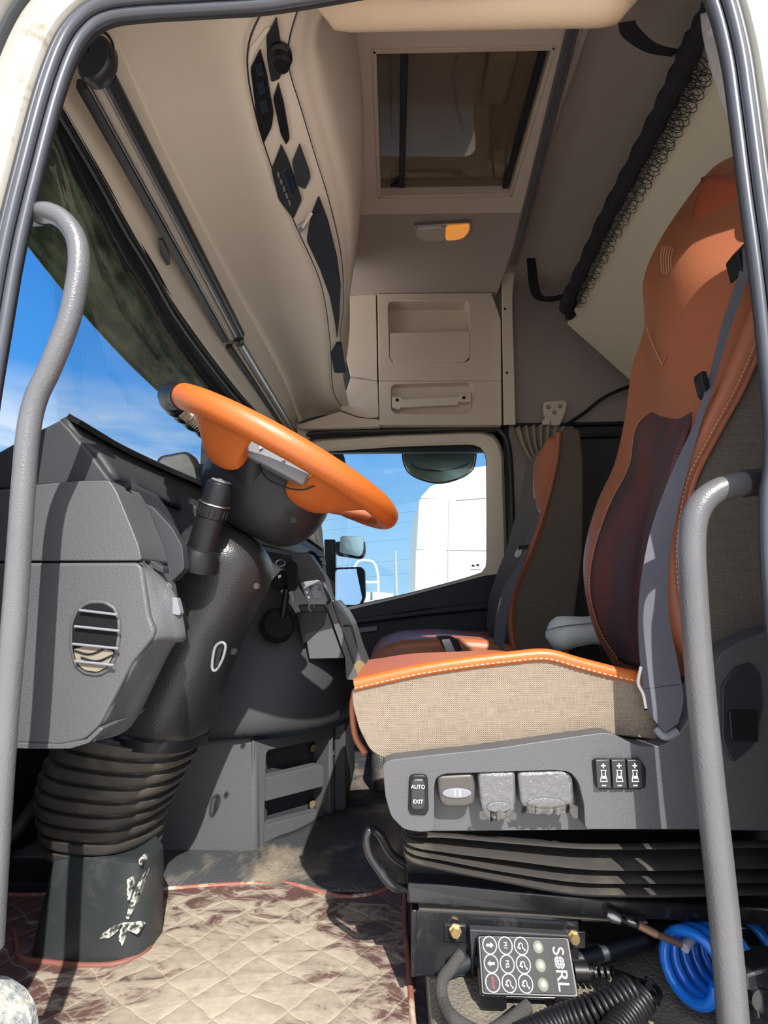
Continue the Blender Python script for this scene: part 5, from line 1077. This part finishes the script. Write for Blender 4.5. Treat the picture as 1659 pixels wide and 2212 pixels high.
# ================================================================ FLOOR THINGS
fm = [(-160, 1945), (0, 1934), (110, 1934), (320, 1924), (450, 1914), (560, 1909), (620, 1909), (680, 1924), (740, 1938), (800, 1933), (868, 1916), (874, 2000), (884, 2110), (892, 2212), (900, 2330), (300, 2420), (-300, 2420)]
mt = thing('floor_mat', PZ(400, 2060, .006), 'quilted brown leather floor mat covered with sandy dust', 'floor mat')
MB().prism([PZ(x, y, .014) for x, y in rp(fm, 14)], (0, 0, -.012)).build('quilted_pad', m_quilt, mt, bevel=.003)
MB().tube(cr([PZ(x, y, .013) for x, y in fm[1:15]], 4), .0048, 10).build('mat_piping', mat('reddish_piping', (.24, .085, .06), .6, dirt=(20, (.45, .38, .28), .5, .62)), mt)
hp = [(38, 2060), (50, 2072), (90, 2078), (185, 2086), (260, 2080), (318, 2052), (322, 2030)]
MB().tube(cr([PZ(30, 2010, .014), PZ(36, 2040, .014)] + [PZ(x, y, .014) for x, y in hp] + [PZ(322, 2010, .014)], 5), .0045, 10).build('hole_piping', mat('bright_red_brown_piping', (.17, .06, .045), .6), mt)
tag(MB().box(PZ(600, 1850, .03) + V((0, .0, -.02)), (.001, .001, .001)).build('x', m_black), None) if False else None
# raised rubber strip in front of console
struct(MB().patch([[PZ(x, 1928, .008) for x in (250, 450, 620, 740, 870)], [PZ(x, y, .022) for x, y in ((250, 1900), (450, 1893), (620, 1890), (740, 1895), (880, 1890))], [PZ(x, y, .03) for x, y in ((250, 1868), (450, 1862), (620, 1850), (740, 1840), (880, 1840))], [PZ(x, y, .03) for x, y in ((250, 1830), (450, 1830), (620, 1800), (745, 1740), (880, 1740))]], 5, 4).build('trim_13', m_floor, solid=.01), 'black grained rubber floor edge along the lower console', 'floor edge')
pd = thing('step_pedal', PZ(30, 2180, .05), 'dusty grey rubber pedal corner at the bottom left', 'pedal')
MB().prism([P(x, y, .60) for x, y in rp([(-120, 2120), (0, 2124), (40, 2150), (62, 2186), (74, 2260), (-120, 2260)], 12)], (0, .012, 0)).build('pedal_block', mat('dusty_grey_rubber', (.17, .19, .20), .9, bump=('noise', 200, .003), dirt=(60, (.40, .38, .32), .45, .6)), pd, bevel=.012)
# pedal area dark bits behind the column
pl = thing('brake_pedal', P(60, 1760, 1.05), 'black pedal arm in the dark footwell left of the bellows', 'pedal')
MB().tube(cr([P(100, 1715, 1.1), P(70, 1745, 1.1), P(30, 1800, 1.08), P(-20, 1850, 1.05)], 5), .012, 10).build('pedal_arm', m_dashd, pl)
MB().box(P(60, 1870, 1.1), (.10, .02, .07), Matrix.Rotation(.5, 3, 'X')).build('pedal_plate', m_dashd, pl, bevel=.004)

# remote control box
rc_n = V((.02, .80, -.60)).normalized(); rc_p = P(1140, 2085, .755)
rc = thing('remote_control', rc_p, 'black suspension remote control box with round keys hung on the seat base', 'remote control')
TL, TR, BR, BL = [PP(x, y, rc_p, rc_n) for x, y in ((1031, 2019), (1229, 2024), (1252, 2156), (1040, 2150))]
def rq(u, v, h=0.0): return (TL * (1 - u) + TR * u) * (1 - v) + (BL * (1 - u) + BR * u) * v - rc_n * h
MB().prism([rq(u, v, -.001) for u, v in rp([(0, 0), (1, 0), (1, 1), (0, 1)], .05)], rc_n * .022).build('case', m_black, rc, bevel=.003)
MB().prism([rq(u, v, -.0035) for u, v in rp([(.0, .0), (1.0, 0), (1.0, 1.03), (0, 1.03)], .05)], rc_n * .026).build('case_back', m_steel, rc, bevel=.003)
MB().prism([rq(u, v, .0012) for u, v in rp([(.03, .04), (.97, .04), (.97, .95), (.03, .95)], .03)], rc_n * .002).build('face_plate', mat('face_grey', (.035, .035, .037), .65, spec=.25), rc, bevel=.0005)
MB().prism([rq(u, v, .0015) for u, v in ((.77, .14), (.925, .14), (.925, .88), (.77, .88))], rc_n * .001).build('logo_plate', mat('logo_black', (.024, .024, .026), .6, spec=.25), rc)
uA = (rq(1, .5) - rq(0, .5)); uB = (rq(.5, 1) - rq(.5, 0)); wA, wB = uA.length, uB.length
labs = {(0, 0): '\u2191', (1, 0): 'M1', (0, 1): '\u2193', (1, 1): 'M2', (0, 2): 'STOP'}
for i, u in enumerate((.125, .295, .465)):
    for j, v in enumerate((.18, .49, .80)):
        uu = u + .012 * j * 0; c0 = rq(uu, v, .0016); e1, e2 = uA.normalized(), uB.normalized()
        MB().tube([c0 + (e1 * math.cos(t * math.pi / 10) + e2 * math.sin(t * math.pi / 10)) * .0090 for t in range(20)], .0006, 6, True).build('key_ring_print', m_white, rc)
        c1 = rq(uu, v, .0018)
        if i == 0 and j < 2:
            s_ = 1 if j == 0 else -1
            MB().prism([c1 + e2 * a_ * .001 * s_ * 1.0 + e1 * b2 * .001 * s_ for a_, b2 in ()] or [c1 + e1 * x * .001 * s_ + e2 * y * .001 for x, y in ((5, 0), (1, 3), (1, 1.3), (-4.5, 1.3), (-4.5, -1.3), (1, -1.3), (1, -3))], -rc_n * .0003).build('arrow_symbol', m_white, rc, smooth=False)
        elif (i, j) in labs: text('key_text', labs[(i, j)], c1, e2, -e1 * -1 if False else e1, .0062 if j < 2 else .0048, m_red if j == 2 else m_white, rc)
        else:
            mb = MB(); random.seed(i * 5 + j)
            mb.tube([c1 + e1 * x * .0008 + e2 * y * .0008 for x, y in ((-4, -3), (-2, -3), (-1, -4), (1, -3), (2, -2), (2, 0), (2, 3), (4, 3))], .0006, 5)
            for x, y in ((-3, -1), (-4, 2), (4, 5), (-2, 3)): mb.lathe(c1 + e1 * x * .001 + e2 * y * .0008, rc_n, [(.0011, -.0003), (.0011, .0002)], 8)
            mb.build('truck_symbol', m_white, rc, smooth=False)
for v in (.19, .50, .81): MB().lathe(rq(.645, v, .001), -rc_n, [(.0072, 0), (.0068, .0012), (.005, .002), (.001, .0023)], 18).build('indicator_lamp', m_led, rc)
for s_, v in (('S', .25), ('R', .65), ('L', .83)): text('logo_text', s_, rq(.848, v, .0022), uB, uA, .0205, m_white, rc, .0005)
g0 = rq(.848, .445, .002); mb = MB(); mb.lathe(g0, -rc_n, [(.0066, 0), (.0066, .0005)], 20); mb.build('globe_logo', m_white, rc, smooth=False)
mb = MB(); e1, e2 = uA.normalized(), uB.normalized()
for k in (-1, 0, 1):
    mb.tube([g0 - rc_n * .0008 + e1 * k * .0036 * math.cos(t * .5) * 1.0 + e2 * .0064 * math.sin(t * .5) for t in range(-3, 4)], .00045, 4)
    mb.tube([g0 - rc_n * .0008 + e2 * k * .0036 * math.cos(t * .5) + e1 * .0064 * math.sin(t * .5) for t in range(-3, 4)], .00045, 4)
mb.build('globe_lines', m_black, rc)
MB().prism([P(x, y, .795) for x, y in ((1012, 1996), (1222, 2008), (1230, 2026), (1028, 2020), (1018, 2100))], (0, -.012, 0)).build('hanger_plate', m_dashd, rc, bevel=.002)
for x0, x1 in ((1040, 1090), (1195, 1250)):
    MB().prism([rq((x0 - 1035) / 212, 1.0, .0), rq((x1 - 1035) / 212, 1.0, 0), rq((x1 - 1035) / 212, 1.20, -.012), rq((x0 - 1035) / 212, 1.20, -.012)], rc_n * .012).build('case_foot', m_black, rc, bevel=.001)
for x, y in ((985, 2018), (1243, 2032)):
    slab('bolt_plate', m_steel, [(x - 25, y - 20), (x + 22, y - 18), (x + 22, y + 18), (x - 25, y + 16)], YPd - .003, .004, rc, bevel=.001)
    MB().lathe(P(x, y, YPd - .014), (0, 1, 0), [(.0, 0), (.0065, .0), (.0068, .006), (.009, .0065), (.009, .009)], 6).build('hex_bolt', m_brass, rc, smooth=False)
MB().lathe(rq(1.0, .56, -.008), uA, [(.012, 0), (.0115, .018), (.006, .02), (.0055, .028)], 16).build('cable_gland', m_black, rc)
g1 = rq(1.13, .58, -.008)
mb = MB()
for k in range(5): mb.lathe(g1 + uA.normalized() * .008 * k, uA, [(.004, 0), (.0075, .001), (.0075, .0045), (.004, .0055)], 14)
mb.build('strain_relief', m_black, rc)
# conduit & cables
def spiral(name, pts, R_, r_, pitch, m, parent=None, n=9):
    q = cr(pts, 14); L_ = resample(q, 400, False); tot = sum((L_[i + 1] - L_[i]).length for i in range(399)); turns = tot / pitch; K = int(turns * 14); out = []; u = None
    for k in range(K):
        s_ = k / (K - 1) * 398.99; i = int(s_); p_ = L_[i].lerp(L_[i + 1], s_ - i); t = (L_[min(i + 2, 399)] - L_[max(i - 2, 0)]).normalized()
        if u is None: u = t.cross(V((0, 0, 1)))
        u = (u - t * u.dot(t)).normalized(); w_ = t.cross(u); a_ = 2 * math.pi * turns * k / (K - 1)
        out.append(p_ + (u * math.cos(a_) + w_ * math.sin(a_)) * R_)
    return MB().tube(out, r_, n).build(name, m, parent)
zf = .056
c1 = spiral('coiled_cable', [PZ(1325, 2166, zf + .035), P(1370, 2135, .70), PZ(1290, 2178, .10), PZ(1200, 2210, .08), PZ(1100, 2260, .08), PZ(1000, 2320, .08)][1:], .0125, .0032, .0066, m_black)
tag(c1, 'black coiled cable curling along the floor just below the remote box', 'cable')
c2 = spiral('coiled_cable', [P(1402, 2130, .70), P(1395, 2150, .70), PZ(1365, 2185, .10), PZ(1330, 2230, .10), PZ(1300, 2300, .10)], .0125, .0032, .0066, m_black)
tag(c2, 'black coiled cable at the right, ending in a dark loop beside the blue hose', 'cable')
c3 = MB().tube(cr([g1 + uA.normalized() * .035, P(1340, 2105, .745), P(1385, 2125, .72), P(1402, 2130, .70)], 8), .0042, 10).build('remote_cable', m_black); tag(c3, 'thin black cable from the remote box to the right coiled cable', 'cable')
c4 = MB().tube(cr([P(996, 2062, .785), P(975, 2090, .77), P(955, 2120, .75), P(958, 2165, .73), P(985, 2205, .70), P(1040, 2232, .70), P(1090, 2215, .70), P(1140, 2175, .73)], 8), .0078, 12).build('foam_hose', mat('fuzzy_foam', (.05, .048, .046), .95, bump=('noise', 300, .003))); tag(c4, 'fuzzy black foam covered hose looping under the remote box', 'hose')
# blue coil hose
bh = thing('blue_air_hose', P(1500, 2090, .74), 'bright blue coiled air hose stuffed beside the seat base', 'air hose')
def coil(name, a, b_, R_, turns, r_, m, ph=0):
    ax = (b_ - a); axn = ax.normalized(); u = axn.cross(V((0, 0, 1))).normalized(); w_ = axn.cross(u); K = int(turns * 22)
    pts = [a + ax * (k / K) + (u * math.cos(ph + 2 * math.pi * turns * k / K) + w_ * math.sin(ph + 2 * math.pi * turns * k / K)) * R_ for k in range(K + 1)]
    return MB().tube(pts, r_, 10).build(name, m, bh)
coil('hose_coil', P(1482, 2090, .74), P(1575, 2062, .79), .036, 4.6, .0068, m_blue)
coil('hose_coil', P(1585, 2060, .84), P(1740, 1990, .90), .05, 6, .0068, m_blue, 1.0)
MB().tube(cr([P(1478, 2048, .76), P(1500, 2020, .78), P(1530, 2008, .80), P(1560, 2016, .82)], 6), .006, 10).build('hose_tail', mat('clear_hose', (.5, .55, .58), .2), bh)
lv = thing('rod_lever', P(1395, 2005, .76), 'brown and bare metal rod with a grey tip in front of the seat base', 'rod')
MB().tube([P(1338, 1985, .765), P(1378, 1998, .76)], .0052, 10).build('rod_sleeve', m_black, lv)
MB().tube([P(1378, 1998, .76), P(1418, 2018, .757)], .005, 10).build('rod_body', m_copper, lv)
MB().tube([P(1418, 2018, .757), P(1472, 2040, .752)], .0045, 10).build('rod_sleeve', mat('dark_brown_rod', (.12, .07, .05), .5), lv)
MB().tube([P(1312, 1972, .77), P(1322, 1978, .768), P(1340, 1986, .765)], [.006, .0085, .0065], 10).build('rod_tip', m_alu, lv)
bx = thing('hinge_bracket', P(1630, 2120, .62), 'dark steel hinge bracket at the bottom right corner', 'bracket')
slab('bracket_arm', m_steel, [(1610, 2106), (1700, 2080), (1700, 2130), (1640, 2150), (1612, 2140)], .60, .03, bx, bevel=.003)
slab('bracket_leg', m_steel, [(1628, 2140), (1690, 2130), (1690, 2212), (1636, 2205)], .605, .02, bx, bevel=.003)
MB().lathe(P(1645, 2160, .60), (0, 1, 0), [(.005, -.004), (.011, -.002), (.012, .01)], 16).build('pivot_bolt', m_steel, bx)
# grab rails
def rail(label, pts, r, end0):
    t = thing('grab_rail', pts[len(pts) // 2], label, 'grab rail', 'grab rails at the driver door')
    MB().tube(cr(pts, 8), r, 24).build('rail_tube', m_rail, t)
    MB().tube([end0[0], end0[1]], r * 1.12, 20).build('rail_socket', m_rubber, t)
    return t
g1_ = rail('grey grab rail at the left side of the door, in front of the windscreen', [P(x, y, Y) for x, y, Y in ((80, 462, .555), (108, 460, .55), (140, 478, .55), (164, 515, .55), (171, 565, .55), (163, 630, .55), (146, 700, .55), (108, 795, .55), (78, 860, .55), (62, 930, .55), (52, 1040, .55), (44, 1150, .55), (30, 1350, .55), (12, 1550, .55), (-6, 1800, .55), (-22, 2050, .55))], .0118, (P(66, 464, .57), P(88, 461, .553)))
g2_ = rail('grey grab rail at the right side of the door, in front of the seat', [P(x, y, .60) for x, y in ((1625, 1041), (1595, 1047), (1555, 1058), (1520, 1082), (1500, 1120), (1494, 1180), (1497, 1260), (1506, 1400), (1524, 1600), (1545, 1800), (1566, 2000), (1584, 2212), (1592, 2350))], .0146, (P(1652, 1040, .60), P(1605, 1045, .60)))

# ================================================================ OUTSIDE
gr = MB().box((0, 0, -1.27), (240, 240, .04)).build('ground', m_ground, smooth=False); struct(gr, 'sandy yard ground far outside the windows', 'ground')
wt = thing('white_truck', (1.0, 6, -1.2), 'overexposed white truck cab standing beyond the passenger window', 'truck')
Yt = 5.2
slab('cab_side', m_wtruck, [(905, 1078), (1130, 1066), (1130, 1500), (892, 1500), (898, 1200)], Yt, 2.0, wt, r=6, bevel=.06)
slab('roof_deflector', m_wtruck, [(905, 1078), (930, 1050), (985, 1030), (1020, 1010), (1060, 1005), (1150, 1000), (1150, 1072)], Yt + .1, 1.8, wt, r=8, bevel=.08)
m_line = mat('grey_seam', (.45, .46, .42), .6)
for p, q in (((970, 1080), (968, 1300)), ((898, 1186), (1130, 1190)), ((985, 1080), (1060, 1074))): MB().tube([P(*p, Yt - .004), P(*q, Yt - .004)], .006, 6).build('panel_seam', m_line, wt)
slab('cab_front', m_wtruck, [(898, 1188), (965, 1186), (962, 1300), (895, 1300)], Yt - .04, .06, wt, r=4, bevel=.02)
pole = thing('power_pole', (0, 60, -1.2), 'distant grey power pole with crossing wires', 'pole')
MB().cyl(P(857, 1292, 60), P(854, 1190, 60), .22, .14, 8).build('pole_shaft', mat('pole_grey', (.22, .22, .23), .8), pole)
for y0, y1 in ((1108, 1118), (1130, 1137), (1210, 1216), (1165, 1172), (1240, 1238)): MB().tube([P(700, y0 + 16, 60), P(860, y0, 60), P(1000, y0 - 14, 60)], .012, 5).build('power_wire', m_dashd, pole)
for k, (a_, b2) in enumerate(((730, 760), (765, 800), (805, 850))):
    bld = MB().prism([P(x, y, 90) for x, y in ((a_, 1296), (b2, 1296), (b2, 1276 + 3 * k), (a_, 1278))], (0, 8, 0)).build('distant_building', mat('far_building', (.40 - .05 * k, .38, .36), .9)); tag(bld, ('pale low building furthest left on the horizon', 'low building in the middle of the horizon', 'flat building nearest the power pole on the horizon')[k], 'building')
# mirrors on the passenger side
mr = thing('door_mirror', P(757, 1230, 2.75), 'black framed passenger door mirrors seen below the steering wheel', 'mirror')
slab('mirror_arm', m_black, [(700, 1165), (724, 1165), (726, 1310), (704, 1312)], 2.74, .06, mr, r=4, bevel=.006)
slab('mirror_housing', m_dashd, [(722, 1170), (788, 1166), (790, 1195), (782, 1208), (726, 1200)], 2.72, .06, mr, r=8, bevel=.008)
m_mp = mat('mirror_reflection_dull', (.52, .55, .56), .15, metal=.8)
slab('wide_mirror_glass', m_mp, [(735, 1158), (786, 1158), (785, 1190), (778, 1203), (733, 1194)], 2.712, .006, mr, r=6, bevel=.001)
slab('mirror_housing', m_dashd, [(722, 1226), (780, 1224), (788, 1232), (790, 1290), (780, 1312), (722, 1318)], 2.72, .07, mr, r=8, bevel=.008)
pslab('main_mirror_glass', m_mirror, [(726, 1230), (776, 1228), (783, 1236), (784, 1290), (776, 1306), (726, 1312)], P(755, 1270, 2.66), V((-.74, .65, -.15)).normalized(), .006, mr, r=6, bevel=.001)
MB().tube(cr([P(x, y, 5.6) for x, y in ((768, 1222), (775, 1212), (792, 1210), (808, 1216), (816, 1240), (818, 1290), (820, 1330), (822, 1600))], 6), .012, 10).tube([P(784, 1258, 5.6), P(816, 1258, 5.6)], .012, 8).tube(cr([P(768, 1222, 5.6), P(764, 1260, 5.6), P(762, 1600, 5.6)], 4), .012, 8).build('ladder_rail', m_white, wt)
wm = thing('kerb_mirror', P(948, 1000, 2.66), 'smoked bowl shaped kerb mirror hanging outside the passenger window', 'mirror')
rim_ = [(870, 972), (880, 964), (948, 961), (1018, 964), (1028, 974), (1024, 1008), (1008, 1026), (980, 1038), (948, 1044), (912, 1037), (884, 1022), (872, 1000)]
slab('mirror_glass', mat('smoked_olive_shell', (.34, .37, .31), .15, metal=.6), rim_, 2.66, .02, wm, r=10, bevel=.006)
MB().tube(cr([P(x, y, 2.652) for x, y in rim_], 4, True), .004, 8, True).build('mirror_rim', m_rubber, wm)
MB().tube(cr([P(x, y, 2.65) for x, y in ((886, 1000), (905, 1012), (948, 1016), (990, 1010), (1012, 1000))], 5), .0035, 8).build('rim_highlight', m_rubl, wm)
MB().box(P(948, 958, 2.66), (.1, .04, .03)).build('mirror_mount', m_black, wm, bevel=.004)
MB().tube([P(948, 956, 2.66), P(948, 925, 2.66), P(948, 900, 2.575)], .015, 10).build('mirror_arm', m_black, wm)
fmr = thing('front_mirror', P(382, 1010, 1.5), 'black framed outside mirror seen through the windscreen reflecting dry ground', 'mirror')
slab('mirror_housing', m_rubber, [(336, 996), (345, 984), (400, 974), (412, 980), (428, 1010), (440, 1062), (430, 1080), (340, 1060)], 1.5, .05, fmr, r=8, bevel=.006)
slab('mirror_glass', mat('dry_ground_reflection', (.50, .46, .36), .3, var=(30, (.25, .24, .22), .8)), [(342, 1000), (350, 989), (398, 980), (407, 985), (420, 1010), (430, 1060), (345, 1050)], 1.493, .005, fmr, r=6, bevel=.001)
MB().tube([P(425, 1012, 1.52), P(520, 998, 1.7)], .012, 8).build('mirror_arm', m_dashd, fmr)
wmr = slab('roof_mirror', m_dashd, [(700, 960), (730, 962), (744, 985), (746, 1012), (730, 1012), (700, 1000)], 2.72, .06, None, r=8, bevel=.006); tag(wmr, 'dark rounded mirror housing at the top left of the passenger window', 'mirror')
